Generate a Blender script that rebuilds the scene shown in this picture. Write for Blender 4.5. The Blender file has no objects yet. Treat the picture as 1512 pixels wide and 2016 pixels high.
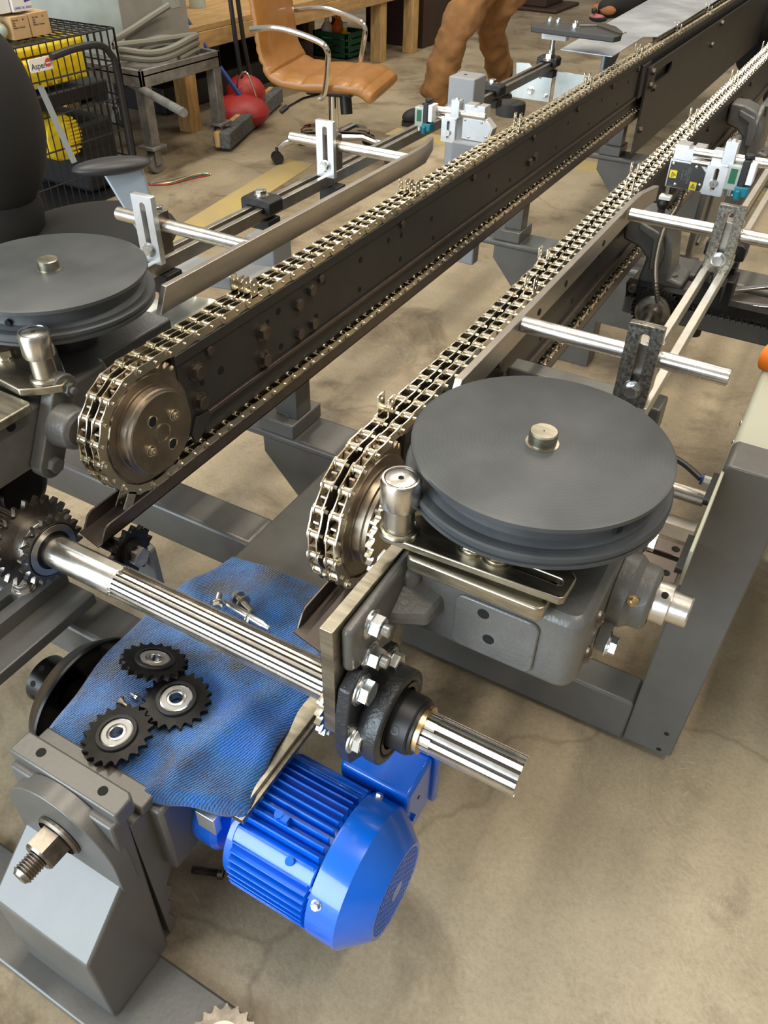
import bpy, math, random
from mathutils import Vector, Matrix, Euler
from mathutils.geometry import tessellate_polygon
random.seed(7)
PI = math.pi
S = bpy.context.scene
C = S.collection

# ---------------------------------------------------------------- camera
cd = bpy.data.cameras.new('camera'); cam = bpy.data.objects.new('camera', cd); C.objects.link(cam)
yaw, pit, rol = -0.502, 0.7035, 0.022
fw = Vector((math.sin(yaw)*math.cos(pit), math.cos(yaw)*math.cos(pit), -math.sin(pit)))
rt = Vector((math.cos(yaw), -math.sin(yaw), 0)); up = rt.cross(fw)
r2 = rt*math.cos(rol) + up*math.sin(rol); u2 = -rt*math.sin(rol) + up*math.cos(rol)
cam.matrix_world = Matrix(((r2.x, u2.x, -fw.x, 0), (r2.y, u2.y, -fw.y, 0), (r2.z, u2.z, -fw.z, 1.2), (0, 0, 0, 1)))
cd.sensor_fit = 'AUTO'; cd.sensor_width = 36; cd.lens = 1560/2016*36; cd.clip_start = 0.02; cd.clip_end = 60
S.camera = cam

# ---------------------------------------------------------------- light
S.view_settings.view_transform = 'Standard'; S.view_settings.look = 'None'
S.view_settings.gamma = 1; S.view_settings.use_curve_mapping = False
S.view_settings.exposure = 0.0
w = bpy.data.worlds.new('hall_light'); S.world = w; w.use_nodes = True
nt = w.node_tree; nt.nodes.clear()
wo = nt.nodes.new('ShaderNodeOutputWorld'); bg = nt.nodes.new('ShaderNodeBackground')
tc = nt.nodes.new('ShaderNodeTexCoord'); sx = nt.nodes.new('ShaderNodeSeparateXYZ'); cr = nt.nodes.new('ShaderNodeValToRGB')
nt.links.new(tc.outputs['Generated'], sx.inputs[0]); nt.links.new(sx.outputs['Z'], cr.inputs[0])
nt.links.new(cr.outputs[0], bg.inputs[0]); nt.links.new(bg.outputs[0], wo.inputs[0])
e = cr.color_ramp.elements; e[0].position = 0.0; e[0].color = (.16, .135, .105, 1); e[1].position = 1; e[1].color = (.42, .39, .34, 1)
n = e.new(.35); n.color = (.30, .29, .27, 1)
bg.inputs[1].default_value = 1.15
def area(name, loc, target, sx_, sy_, power, col):
    l = bpy.data.lights.new(name, 'AREA'); l.shape = 'RECTANGLE'; l.size = sx_; l.size_y = sy_; l.energy = power; l.color = col
    o = bpy.data.objects.new(name, l); C.objects.link(o); o.location = loc
    o.rotation_euler = (Vector(target)-Vector(loc)).to_track_quat('-Z', 'Y').to_euler()
    return o
# rows of warm ceiling tubes, and the open roller door behind the viewer
for (x, y) in ((-3.2, 1.2), (-0.9, 1.2), (1.4, 1.2), (-3.2, 5.2), (-0.9, 5.2), (1.4, 5.2)):
    area('ceiling_tube_light', (x, y, 4.4), (x, y, 0), 0.25, 2.6, 76 if y < 3 else 48, (1.0, .90, .74))
area('roller_door_light', (-2.8, -4.2, 1.9), (-0.9, 1.5, .3), 4.6, 3.6, 500, (.78, .90, 1.0))

# ---------------------------------------------------------------- materials
def mat(name, col, rough=.5, metal=0., noise=0., nscale=8., bump=0., bscale=60., coat=0., col2=None, rn=0., spec=.5, stretch=None, alpha=1., trans=0.):
    m = bpy.data.materials.new(name); m.use_nodes = True; t = m.node_tree; b = t.nodes['Principled BSDF']
    b.inputs['Base Color'].default_value = (*col, 1); b.inputs['Roughness'].default_value = rough; b.inputs['Metallic'].default_value = metal
    b.inputs['Specular IOR Level'].default_value = spec
    if coat: b.inputs['Coat Weight'].default_value = coat; b.inputs['Coat Roughness'].default_value = .08
    if trans: b.inputs['Transmission Weight'].default_value = trans
    if noise or bump or rn:
        tcn = t.nodes.new('ShaderNodeTexCoord'); src = tcn.outputs['Object']
        if stretch:
            mp = t.nodes.new('ShaderNodeMapping'); mp.inputs['Scale'].default_value = stretch
            t.links.new(src, mp.inputs[0]); src = mp.outputs[0]
    if noise or rn:
        nz = t.nodes.new('ShaderNodeTexNoise'); nz.inputs['Scale'].default_value = nscale; nz.inputs['Detail'].default_value = 6
        nz.inputs['Roughness'].default_value = .65
        t.links.new(src, nz.inputs['Vector'])
    if noise:
        c2 = col2 or tuple(min(1, c*(1+noise)) for c in col); c1 = col if col2 else tuple(c*(1-noise) for c in col)
        rp = t.nodes.new('ShaderNodeValToRGB'); rp.color_ramp.elements[0].position = .36; rp.color_ramp.elements[1].position = .66
        rp.color_ramp.elements[0].color = (*c1, 1); rp.color_ramp.elements[1].color = (*c2, 1)
        t.links.new(nz.outputs[0], rp.inputs[0]); t.links.new(rp.outputs[0], b.inputs['Base Color'])
    if rn:
        mr = t.nodes.new('ShaderNodeMapRange'); mr.inputs['To Min'].default_value = max(.03, rough-rn); mr.inputs['To Max'].default_value = rough+rn
        t.links.new(nz.outputs[0], mr.inputs[0]); t.links.new(mr.outputs[0], b.inputs['Roughness'])
    if bump:
        bz = t.nodes.new('ShaderNodeTexNoise'); bz.inputs['Scale'].default_value = bscale; bz.inputs['Detail'].default_value = 3
        t.links.new(src, bz.inputs['Vector'])
        bp = t.nodes.new('ShaderNodeBump'); bp.inputs['Strength'].default_value = bump; bp.inputs['Distance'].default_value = .002
        t.links.new(bz.outputs[0], bp.inputs['Height']); t.links.new(bp.outputs[0], b.inputs['Normal'])
    return m
M = {}
M['paint'] = mat('grey_machine_paint', (.135, .133, .125), .36, .25, noise=.08, nscale=14, bump=.12, bscale=140, rn=.06)
M['cast'] = mat('grey_cast_paint', (.15, .148, .14), .36, .25, noise=.10, nscale=20, bump=.30, bscale=190, rn=.08)
M['castdark'] = mat('dark_cast_iron', (.045, .047, .05), .34, .3, noise=.2, nscale=30, bump=.7, bscale=230)
M['beam'] = mat('dark_conveyor_plate', (.052, .050, .046), .42, .35, noise=.10, nscale=12, bump=.08, bscale=200)
M['darkrail'] = mat('dark_bronze_rail', (.14, .115, .10), .36, .75, noise=.12, nscale=30)
M['chain'] = mat('nickel_chain', (.78, .71, .57), .22, 1., noise=.12, nscale=40)
M['chaindark'] = mat('dark_chain_plate', (.16, .14, .12), .35, .8)
M['hub'] = mat('brown_nickel_hub', (.36, .30, .235), .36, 1., noise=.18, nscale=25, rn=.08)
M['hubdark'] = mat('brown_steel_bolt', (.17, .145, .12), .36, .9, noise=.15, nscale=60)
M['satin'] = mat('satin_steel_bar', (.68, .64, .56), .42, .85, noise=.08, nscale=30)
M['zinc'] = mat('zinc_bolt', (.72, .74, .74), .25, 1., noise=.1, nscale=60)
M['steel'] = mat('ground_steel', (.50, .47, .42), .34, 1., noise=.14, nscale=24, rn=.1)
M['brightsteel'] = mat('polished_steel', (.74, .71, .66), .26, 1., noise=.10, nscale=30, rn=.06)
M['blotch'] = mat('blotchy_plated_steel', (.15, .14, .125), .32, .95, noise=1, col2=(.50, .47, .40), nscale=260, rn=.1)
M['guard'] = mat('brushed_guard_steel', (.50, .455, .40), .34, .9, noise=.14, nscale=12, rn=.05, stretch=(3, .5, 3))
M['plate'] = mat('worn_nickel_plate', (.42, .39, .31), .33, 1., noise=.26, nscale=26, rn=.1, stretch=(.6, 3, 3))
M['alu'] = mat('light_aluminium', (.70, .71, .72), .38, .85, noise=.05, nscale=50)
M['black'] = mat('black_plastic', (.012, .012, .013), .45)
M['blacksteel'] = mat('black_oxide_steel', (.018, .017, .016), .3, .6, noise=.3, nscale=50)
M['gearsteel'] = mat('worn_sprocket_steel', (.24, .215, .185), .3, .95, noise=.45, nscale=22, rn=.1)
M['groove'] = mat('dark_groove', (.06, .053, .045), .5, .6)
M['hole'] = mat('hole_shade', (.006, .006, .006), .9)  # flat near-black colour stands in for the shade inside holes
M['brass'] = mat('brass', (.72, .52, .26), .3, 1.)
M['motor'] = mat('blue_motor_paint', (.001, .135, .74), .24, 0, coat=.6, noise=.04, nscale=30)
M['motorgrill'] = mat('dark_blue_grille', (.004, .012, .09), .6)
M['white'] = mat('white_plastic', (.75, .75, .72), .5)
M['shield'] = mat('bearing_shield', (.42, .42, .41), .38, .6)
M['yellow'] = mat('yellow_plastic', (.80, .60, .02), .42)
M['card'] = mat('cardboard', (.55, .36, .18), .8, noise=.06, nscale=20)
M['cardtop'] = mat('pale_cardboard', (.66, .50, .30), .8)
M['panelgrey'] = mat('olive_enclosure_paint', (.42, .43, .35), .45, noise=.05, nscale=3)
M['cabinet'] = mat('pale_green_grey_paint', (.36, .39, .35), .55, noise=.08, nscale=9)
M['cabinet2'] = mat('grey_side_tone', (.31, .30, .27), .6, noise=.08, nscale=9)
M['wood'] = mat('pine_lumber', (.50, .31, .12), .7, noise=.25, nscale=6, stretch=(6, 6, 1.2))
M['woodx'] = mat('pine_board', (.48, .30, .12), .7, noise=.22, nscale=5, stretch=(6, 1.2, 6))
M['cartsteel'] = mat('worn_cart_steel', (.26, .25, .235), .5, .5, noise=.35, nscale=14)
M['leather'] = mat('tan_leather', (.37, .165, .038), .38, noise=.10, nscale=18, bump=.15, bscale=150, coat=.15)
M['chrome'] = mat('chrome', (.75, .74, .72), .12, 1.)
M['fabricblack'] = mat('black_fabric', (.012, .012, .013), .75, bump=.2, bscale=300)
M['armpad'] = mat('black_arm_pad', (.03, .03, .032), .4)
M['chairgrey'] = mat('blue_grey_chair_frame', (.42, .49, .55), .35, .3)
M['pants'] = mat('brown_duck_canvas', (.27, .13, .045), .9, noise=.25, nscale=7, bump=.6, bscale=30)
M['boot'] = mat('black_boot', (.018, .018, .02), .6)
M['green'] = mat('green_crate_plastic', (.01, .11, .05), .5)
M['red'] = mat('red_plastic', (.35, .02, .02), .45)
M['blue'] = mat('blue_pole_paint', (.02, .05, .22), .4)
M['bristle'] = mat('grey_bristles', (.10, .105, .105), .9, noise=.4, nscale=60, bump=1, bscale=120)
M['darkwood'] = mat('dark_brown_board', (.045, .022, .014), .6, noise=.2, nscale=5)
M['teal'] = mat('teal_plastic', (.0, .16, .22), .4)
M['clear'] = mat('clear_plastic', (.55, .62, .55), .2, 0, trans=.35)
M['hose'] = mat('grey_rubber_hose', (.22, .21, .18), .6)
M['sheet'] = mat('galvanised_sheet', (.55, .58, .62), .38, .5, noise=.2, nscale=4, rn=.1)
M['galv'] = mat('galvanised_bracket', (.60, .64, .62), .3, .9, noise=.1, nscale=10)
M['lightpaint'] = mat('blue_grey_box_paint', (.28, .29, .30), .45, noise=.05, nscale=10)
M['orange'] = mat('orange_plastic', (.85, .20, .01), .5)
M['dogblack'] = mat('black_fur', (.012, .011, .011), .85, bump=.5, bscale=80)
M['dogtan'] = mat('tan_fur', (.30, .12, .04), .85)
M['pink'] = mat('pink_tongue', (.45, .15, .15), .4)
M['ink'] = mat('dark_ink', (.03, .03, .06), .7)
M['blueink'] = mat('blue_ink', (.05, .05, .32), .7)
M['greyink'] = mat('grey_engraving', (.16, .16, .155), .6)
M['whitesheet'] = mat('white_label', (.82, .81, .80), .5)
M['redink'] = mat('red_ink', (.75, .08, .05), .5)
M['stripe'] = mat('worn_yellow_floor_paint', (.42, .33, .17), .6, noise=1, col2=(.50, .38, .13), nscale=5)
M['rubber'] = mat('dark_rubber', (.03, .029, .028), .7)
M['flex'] = mat('corrugated_steel_hose', (.12, .11, .095), .4, .8)
M['stopdark'] = mat('dark_wiper_rubber', (.04, .04, .04), .55)

# dark wheel: turning marks follow rings
def ring_mat(name, c1, c2, rough):
    m = bpy.data.materials.new(name); m.use_nodes = True; t = m.node_tree; b = t.nodes['Principled BSDF']
    g = t.nodes.new('ShaderNodeTexCoord'); wv = t.nodes.new('ShaderNodeTexWave'); wv.wave_type = 'RINGS'; wv.rings_direction = 'Z'
    wv.inputs['Scale'].default_value = 60; wv.inputs['Distortion'].default_value = 3; wv.inputs['Detail'].default_value = 4
    t.links.new(g.outputs['Object'], wv.inputs[0])
    nz = t.nodes.new('ShaderNodeTexNoise'); nz.inputs['Scale'].default_value = 14; nz.inputs['Detail'].default_value = 7; t.links.new(g.outputs['Object'], nz.inputs[0])
    mx = t.nodes.new('ShaderNodeMix'); mx.inputs[0].default_value = .94; t.links.new(wv.outputs[1], mx.inputs[2]); t.links.new(nz.outputs[0], mx.inputs[3])
    rp = t.nodes.new('ShaderNodeValToRGB'); rp.color_ramp.elements[0].position = .3; rp.color_ramp.elements[1].position = .7
    rp.color_ramp.elements[0].color = (*c1, 1); rp.color_ramp.elements[1].color = (*c2, 1)
    t.links.new(mx.outputs[0], rp.inputs[0]); t.links.new(rp.outputs[0], b.inputs['Base Color'])
    b.inputs['Roughness'].default_value = rough; b.inputs['Metallic'].default_value = .1
    bp = t.nodes.new('ShaderNodeBump'); bp.inputs['Strength'].default_value = .03; bp.inputs['Distance'].default_value = .0006
    t.links.new(wv.outputs[1], bp.inputs['Height']); t.links.new(bp.outputs[0], b.inputs['Normal'])
    return m
M['disc'] = ring_mat('turned_dark_nylon', (.045, .050, .055), (.080, .086, .090), .42)

# concrete: mottled, scratched with looping scuffs, a few cracks
def concrete():
    m = bpy.data.materials.new('scuffed_concrete'); m.use_nodes = True; t = m.node_tree; b = t.nodes['Principled BSDF']
    g = t.nodes.new('ShaderNodeTexCoord')
    def N(sc, de=8, ro=.6, src=None, dis=0):
        z = t.nodes.new('ShaderNodeTexNoise'); z.inputs['Scale'].default_value = sc; z.inputs['Detail'].default_value = de
        z.inputs['Roughness'].default_value = ro; z.inputs['Distortion'].default_value = dis
        t.links.new(src or g.outputs['Object'], z.inputs['Vector']); return z.outputs[0]
    def R(i, p0, c0, p1, c1):
        r = t.nodes.new('ShaderNodeValToRGB'); r.color_ramp.elements[0].position = p0; r.color_ramp.elements[1].position = p1
        r.color_ramp.elements[0].color = (*c0, 1); r.color_ramp.elements[1].color = (*c1, 1); t.links.new(i, r.inputs[0]); return r.outputs[0]
    def X(mode, f, a, bb):
        x = t.nodes.new('ShaderNodeMix'); x.data_type = 'RGBA'; x.blend_type = mode
        if isinstance(f, float): x.inputs[0].default_value = f
        else: t.links.new(f, x.inputs[0])
        t.links.new(a, x.inputs[6])
        t.links.new(bb, x.inputs[7]); return x.outputs[2]
    base = R(N(1.6, 9, .62), .34, (.305, .243, .155), .68, (.53, .45, .315))
    big = R(N(.55, 5), .38, (.62, .60, .58), .62, (1, 1, 1))
    c = X('MULTIPLY', .8, base, big)
    stain = R(N(3.3, 10, .7, dis=.6),   .32, (.34, .30, .26), .50, (1, 1, 1)); c = X('MULTIPLY', .85, c, stain)
    grit = R(N(150, 3, .8), .30, (.72, .70, .68), .62, (1.08, 1.08, 1.08)); c = X('MULTIPLY', .6, c, grit)
    # looping scuffs: rings distorted by noise
    vo = t.nodes.new('ShaderNodeTexVoronoi'); vo.inputs['Scale'].default_value = 3.2
    if hasattr(vo, 'feature'): vo.feature = 'F1'
    t.links.new(g.outputs['Object'], vo.inputs['Vector'])
    ma = t.nodes.new('ShaderNodeMath'); ma.operation = 'MULTIPLY'; ma.inputs[1].default_value = 210; t.links.new(vo.outputs['Distance'], ma.inputs[0])
    ad = t.nodes.new('ShaderNodeMath'); ad.operation = 'MULTIPLY_ADD'; ad.inputs[1].default_value = 26; t.links.new(N(3, 3), ad.inputs[0]); t.links.new(ma.outputs[0], ad.inputs[2])
    sn = t.nodes.new('ShaderNodeMath'); sn.operation = 'SINE'; t.links.new(ad.outputs[0], sn.inputs[0])
    sc = R(sn.outputs[0], .86, (0, 0, 0), 1., (1, 1, 1)); msk = R(N(2.2, 6), .52, (0, 0, 0), .66, (1, 1, 1))
    msk2 = R(N(46, 3), .45, (0, 0, 0), .62, (1, 1, 1))
    k = X('MULTIPLY', 1., sc, msk); k = X('MULTIPLY', 1., k, msk2)
    lite = t.nodes.new('ShaderNodeRGB'); lite.outputs[0].default_value = (.56, .50, .39, 1)
    bw = t.nodes.new('ShaderNodeRGBToBW'); t.links.new(k, bw.inputs[0])
    h = t.nodes.new('ShaderNodeMath'); h.operation = 'MULTIPLY'; h.inputs[1].default_value = .75; t.links.new(bw.outputs[0], h.inputs[0])
    c = X('MIX', h.outputs[0], c, lite.outputs[0])
    # cracks
    v2 = t.nodes.new('ShaderNodeTexVoronoi'); v2.feature = 'DISTANCE_TO_EDGE'; v2.inputs['Scale'].default_value = .45
    dn = t.nodes.new('ShaderNodeTexNoise'); dn.inputs['Scale'].default_value = 4; dn.inputs['Detail'].default_value = 6; t.links.new(g.outputs['Object'], dn.inputs[0])
    ax = t.nodes.new('ShaderNodeMix'); ax.data_type = 'RGBA'; ax.blend_type = 'LINEAR_LIGHT'; ax.inputs[0].default_value = .12
    t.links.new(g.outputs['Object'], ax.inputs[6]); t.links.new(dn.outputs['Color'], ax.inputs[7]); t.links.new(ax.outputs[2], v2.inputs['Vector'])
    ck = R(v2.outputs['Distance'], .0, (.6, .57, .52), .002, (1, 1, 1)); c = X('MULTIPLY', .6, c, ck)
    t.links.new(c, b.inputs['Base Color'])
    t.links.new(R(N(5, 6), .3, (.38,)*3, .7, (.62,)*3), b.inputs['Roughness'])
    bp = t.nodes.new('ShaderNodeBump'); bp.inputs['Strength'].default_value = .25; bp.inputs['Distance'].default_value = .003
    t.links.new(N(60, 6), bp.inputs['Height']); t.links.new(bp.outputs[0], b.inputs['Normal'])
    return m
M['concrete'] = concrete()

# terry cloth: fine ribs, wear stains
def cloth_mat():
    m = bpy.data.materials.new('blue_terry_cloth'); m.use_nodes = True; t = m.node_tree; b = t.nodes['Principled BSDF']
    g = t.nodes.new('ShaderNodeTexCoord'); mp = t.nodes.new('ShaderNodeMapping'); mp.inputs['Rotation'].default_value = (0, 0, .35); t.links.new(g.outputs['Object'], mp.inputs[0])
    wv = t.nodes.new('ShaderNodeTexWave'); wv.bands_direction = 'X'; wv.inputs['Scale'].default_value = 96; wv.inputs['Distortion'].default_value = 3.2; wv.inputs['Detail'].default_value = 3; wv.inputs['Detail Scale'].default_value = 3
    t.links.new(mp.outputs[0], wv.inputs[0])
    n1 = t.nodes.new('ShaderNodeTexNoise'); n1.inputs['Scale'].default_value = 11; n1.inputs['Detail'].default_value = 6; n1.inputs['Roughness'].default_value = .6; t.links.new(g.outputs['Object'], n1.inputs[0])
    r1 = t.nodes.new('ShaderNodeValToRGB'); t.links.new(n1.outputs[0], r1.inputs[0]); q = r1.color_ramp.elements
    q[0].position = .38; q[0].color = (.022, .045, .070, 1); q[1].position = .62; q[1].color = (.004, .16, .66, 1)
    z = q.new(.46); z.color = (.008, .085, .30, 1); z = q.new(.54); z.color = (.014, .15, .46, 1)
    r2_ = t.nodes.new('ShaderNodeValToRGB'); t.links.new(wv.outputs[1], r2_.inputs[0]); r2_.color_ramp.elements[0].position = .1; r2_.color_ramp.elements[0].color = (.45, .45, .5, 1); r2_.color_ramp.elements[1].position = .6; r2_.color_ramp.elements[1].color = (1.15, 1.15, 1.15, 1)
    x = t.nodes.new('ShaderNodeMix'); x.data_type = 'RGBA'; x.blend_type = 'MULTIPLY'; x.inputs[0].default_value = .75
    t.links.new(r1.outputs[0], x.inputs[6]); t.links.new(r2_.outputs[0], x.inputs[7]); t.links.new(x.outputs[2], b.inputs['Base Color'])
    b.inputs['Roughness'].default_value = .9; b.inputs['Sheen Weight'].default_value = .4
    n2 = t.nodes.new('ShaderNodeTexNoise'); n2.inputs['Scale'].default_value = 320; t.links.new(g.outputs['Object'], n2.inputs[0])
    ad = t.nodes.new('ShaderNodeMath'); ad.operation = 'ADD'; t.links.new(n2.outputs[0], ad.inputs[0]); t.links.new(wv.outputs[1], ad.inputs[1])
    bp = t.nodes.new('ShaderNodeBump'); bp.inputs['Strength'].default_value = .9; bp.inputs['Distance'].default_value = .002; t.links.new(ad.outputs[0], bp.inputs['Height']); t.links.new(bp.outputs[0], b.inputs['Normal'])
    return m
M['cloth'] = cloth_mat()

# ---------------------------------------------------------------- mesh helpers
ORG = {}
def basis(axis):
    a = Vector({'x': (1, 0, 0), 'y': (0, 1, 0), 'z': (0, 0, 1)}[axis]) if isinstance(axis, str) else Vector(axis).normalized()
    if isinstance(axis, str):
        u, v = {'x': ((0, 1, 0), (0, 0, 1)), 'y': ((1, 0, 0), (0, 0, 1)), 'z': ((1, 0, 0), (0, 1, 0))}[axis]
        return a, Vector(u), Vector(v)
    h = Vector((0, 0, 1)) if abs(a.z) < .9 else Vector((0, 1, 0))
    u = a.cross(h).normalized(); v = a.cross(u).normalized()
    return a, u, v
class G:
    def __init__(s): s.v = []; s.f = []; s.m = []; s.k = 0
    def add(s, vs, fs):
        b = len(s.v); s.v += [Vector(p) for p in vs]; s.f += [[i+b for i in f] for f in fs]; s.m += [s.k]*len(fs); return s
    def mi(s, k): s.k = k; return s
    def box(s, x0, x1, y0, y1, z0, z1):
        return s.add([(x0, y0, z0), (x1, y0, z0), (x1, y1, z0), (x0, y1, z0), (x0, y0, z1), (x1, y0, z1), (x1, y1, z1), (x0, y1, z1)],
                     [(0, 3, 2, 1), (4, 5, 6, 7), (0, 1, 5, 4), (1, 2, 6, 5), (2, 3, 7, 6), (3, 0, 4, 7)])
    def hexa(s, p): return s.add(p, [(0, 3, 2, 1), (4, 5, 6, 7), (0, 1, 5, 4), (1, 2, 6, 5), (2, 3, 7, 6), (3, 0, 4, 7)])
    def cyl(s, p0, p1, r0, r1=None, n=20, cap=True):
        r1 = r0 if r1 is None else r1; p0 = Vector(p0); p1 = Vector(p1); a, u, v = basis(tuple(p1-p0))
        vs = []
        for p, r in ((p0, r0), (p1, r1)):
            for i in range(n):
                t = 2*PI*i/n; vs.append(p+u*(math.cos(t)*r)+v*(math.sin(t)*r))
        fs = [(i, (i+1) % n, n+(i+1) % n, n+i) for i in range(n)]
        if cap: fs += [tuple(range(n-1, -1, -1)), tuple(range(n, 2*n))]
        return s.add(vs, fs)
    def lathe(s, o, axis, prof, n=48, a0=0, a1=2*PI):
        o = Vector(o); a, u, v = basis(axis); vs = []; full = abs(a1-a0-2*PI) < 1e-6; m = n if full else n+1
        for (r, h) in prof:
            for i in range(m):
                t = a0+(a1-a0)*i/n; vs.append(o+a*h+u*(math.cos(t)*r)+v*(math.sin(t)*r))
        fs = []
        for j in range(len(prof)-1):
            for i in range(n):
                k = (i+1) % m; fs.append((j*m+i, j*m+k, (j+1)*m+k, (j+1)*m+i))
        return s.add(vs, fs)
    def prism(s, axis, a0, a1, outer, holes=(), o=(0, 0, 0)):
        ax, u, v = basis(axis); o = Vector(o); loops = [list(outer)]+[list(h) for h in holes]
        tri = tessellate_polygon([[Vector((p[0], p[1], 0)) for p in l] for l in loops]); flat = [p for l in loops for p in l]; N = len(flat)
        vs = [o+ax*a0+u*p[0]+v*p[1] for p in flat]+[o+ax*a1+u*p[0]+v*p[1] for p in flat]
        fs = []
        if holes:
            for t in tri: fs.append(tuple(t)); fs.append(tuple(i+N for i in reversed(t)))
        else: fs += [tuple(range(N)), tuple(range(2*N-1, N-1, -1))]
        b = 0
        for l in loops:
            k = len(l)
            for i in range(k): fs.append((b+i, b+(i+1) % k, N+b+(i+1) % k, N+b+i))
            b += k
        return s.add(vs, fs)
    def tube(s, pts, r, n=10, closed=False):
        pts = [Vector(p) for p in pts]; m = len(pts); vs = []; pu = None
        for i, p in enumerate(pts):
            q = pts[(i+1) % m] if (closed or i < m-1) else p; q0 = pts[i-1] if (closed or i > 0) else p
            t = (q-q0).normalized()
            if pu is None: h = Vector((0, 0, 1)) if abs(t.z) < .9 else Vector((0, 1, 0)); pu = t.cross(h).normalized()
            u = (pu-t*pu.dot(t)).normalized(); v = t.cross(u); pu = u; rr = r[i] if isinstance(r, (list, tuple)) else r
            for k in range(n): a = 2*PI*k/n; vs.append(p+u*(math.cos(a)*rr)+v*(math.sin(a)*rr))
        fs = []
        for i in range(m if closed else m-1):
            j = (i+1) % m
            for k in range(n): fs.append((i*n+k, i*n+(k+1) % n, j*n+(k+1) % n, j*n+k))
        if not closed: fs += [tuple(range(n-1, -1, -1)), tuple(range((m-1)*n, m*n))]
        return s.add(vs, fs)
    def ball(s, c, r, sc=(1, 1, 1), n=16, h0=-PI/2, h1=PI/2):
        pr = []
        for j in range(n//2+1):
            t = h0+(h1-h0)*j/(n//2); pr.append((max(1e-5, math.cos(t)*r), math.sin(t)*r))
        b = len(s.v); s.lathe((0, 0, 0), 'z', pr, n)
        for i in range(b, len(s.v)): q = s.v[i]; s.v[i] = Vector((q.x*sc[0], q.y*sc[1], q.z*sc[2]))+Vector(c)
        return s
    def xf(s, mtx, b=0):
        for i in range(b, len(s.v)): s.v[i] = mtx @ s.v[i]
        return s
    def mesh(s, name, mats, c=Vector((0, 0, 0)), flat=False):
        me = bpy.data.meshes.new(name); me.from_pydata([tuple(p-c) for p in s.v], [], s.f); me.validate()
        for k in (mats if isinstance(mats, (list, tuple)) else [mats]): me.materials.append(M[k])
        if len(me.materials) > 1 and len(me.polygons) == len(s.m): me.polygons.foreach_set('material_index', s.m)
        import bmesh
        bm = bmesh.new(); bm.from_mesh(me); bmesh.ops.recalc_face_normals(bm, faces=bm.faces); bm.to_mesh(me); bm.free()
        if not flat:
            me.polygons.foreach_set('use_smooth', [True]*len(me.polygons)); me.set_sharp_from_angle(angle=math.radians(32))
        return me
    def build(s, name, mats, parent=None, bevel=0, flat=False, solid=0, sub=0):
        if not s.v: return None
        lo = [min(p[i] for p in s.v) for i in range(3)]; hi = [max(p[i] for p in s.v) for i in range(3)]
        c = Vector([(lo[i]+hi[i])/2 for i in range(3)])
        o = bpy.data.objects.new(name, s.mesh(name, mats, c, flat)); C.objects.link(o)
        if parent: o.parent = parent; o.location = c-ORG[parent.name]
        else: o.location = c
        ORG[o.name] = c
        if solid: md = o.modifiers.new('thick', 'SOLIDIFY'); md.thickness = solid; md.offset = 0
        if bevel: md = o.modifiers.new('edge', 'BEVEL'); md.width = bevel; md.segments = 2; md.limit_method = 'ANGLE'; md.angle_limit = math.radians(40); md.harden_normals = False
        if sub: md = o.modifiers.new('smooth', 'SUBSURF'); md.levels = sub; md.render_levels = sub
        return o
def tag(o, label, cat, group=None, kind=None):
    if label: o['label'] = label
    if cat: o['category'] = cat
    if group: o['group'] = group
    if kind: o['kind'] = kind
    return o
def thing(name, loc, label, cat, group=None, local=False, rot=(0, 0, 0)):
    o = bpy.data.objects.new(name, None); C.objects.link(o); o.location = loc; o.rotation_euler = rot; o.empty_display_size = .05
    ORG[o.name] = Vector((0, 0, 0)) if local else Vector(loc)
    return tag(o, label, cat, group)
def inst(name, me, loc, parent, rot=(0, 0, 0), quat=None, sc=None):
    o = bpy.data.objects.new(name, me); C.objects.link(o)
    if parent: o.parent = parent
    o.location = Vector(loc)-(ORG[parent.name] if parent else Vector((0, 0, 0)))
    o.rotation_euler = quat.to_euler() if quat else rot
    if sc: o.scale = (sc, sc, sc)
    ORG[o.name] = Vector(loc)
    return o
def copy_tree(o, parent=None, loc=None):
    c = o.copy(); C.objects.link(c); c.parent = parent
    if loc: c.location = loc
    for ch in [k for k in bpy.data.objects if k.parent == o]: copy_tree(ch, c)
    return c
def ngon(cx, cy, r, n=16, a=0): return [(cx+math.cos(a+2*PI*i/n)*r, cy+math.sin(a+2*PI*i/n)*r) for i in range(n)]
def slot(cx, cy, r, h, n=8):   # upright slot, centres +-h
    return [(cx+math.cos(PI*i/n)*r, cy+h+math.sin(PI*i/n)*r) for i in range(n+1)]+[(cx+math.cos(PI+PI*i/n)*r, cy-h+math.sin(PI+PI*i/n)*r) for i in range(n+1)]
def rrect(x0, x1, y0, y1, r, n=5):
    o = []
    for (cx, cy, a) in ((x1-r, y1-r, 0), (x0+r, y1-r, PI/2), (x0+r, y0+r, PI), (x1-r, y0+r, 1.5*PI)):
        for i in range(n+1): t = a+PI/2*i/n; o.append((cx+math.cos(t)*r, cy+math.sin(t)*r))
    return o
def gear_outline(N, rr, rt, tw=.30, a=0, c=(0, 0)):
    o = []
    for i in range(N):
        t = a+2*PI*i/N; p = 2*PI/N
        for (d, r) in ((-.5, rr), (-.36, rr+(rt-rr)*.12), (-tw*.62, rr+(rt-rr)*.62), (-tw*.30, rt), (tw*.30, rt), (tw*.62, rr+(rt-rr)*.62), (.36, rr+(rt-rr)*.12)):
            o.append((c[0]+math.cos(t+d*p)*r, c[1]+math.sin(t+d*p)*r))
    return o
BM = {}
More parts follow.
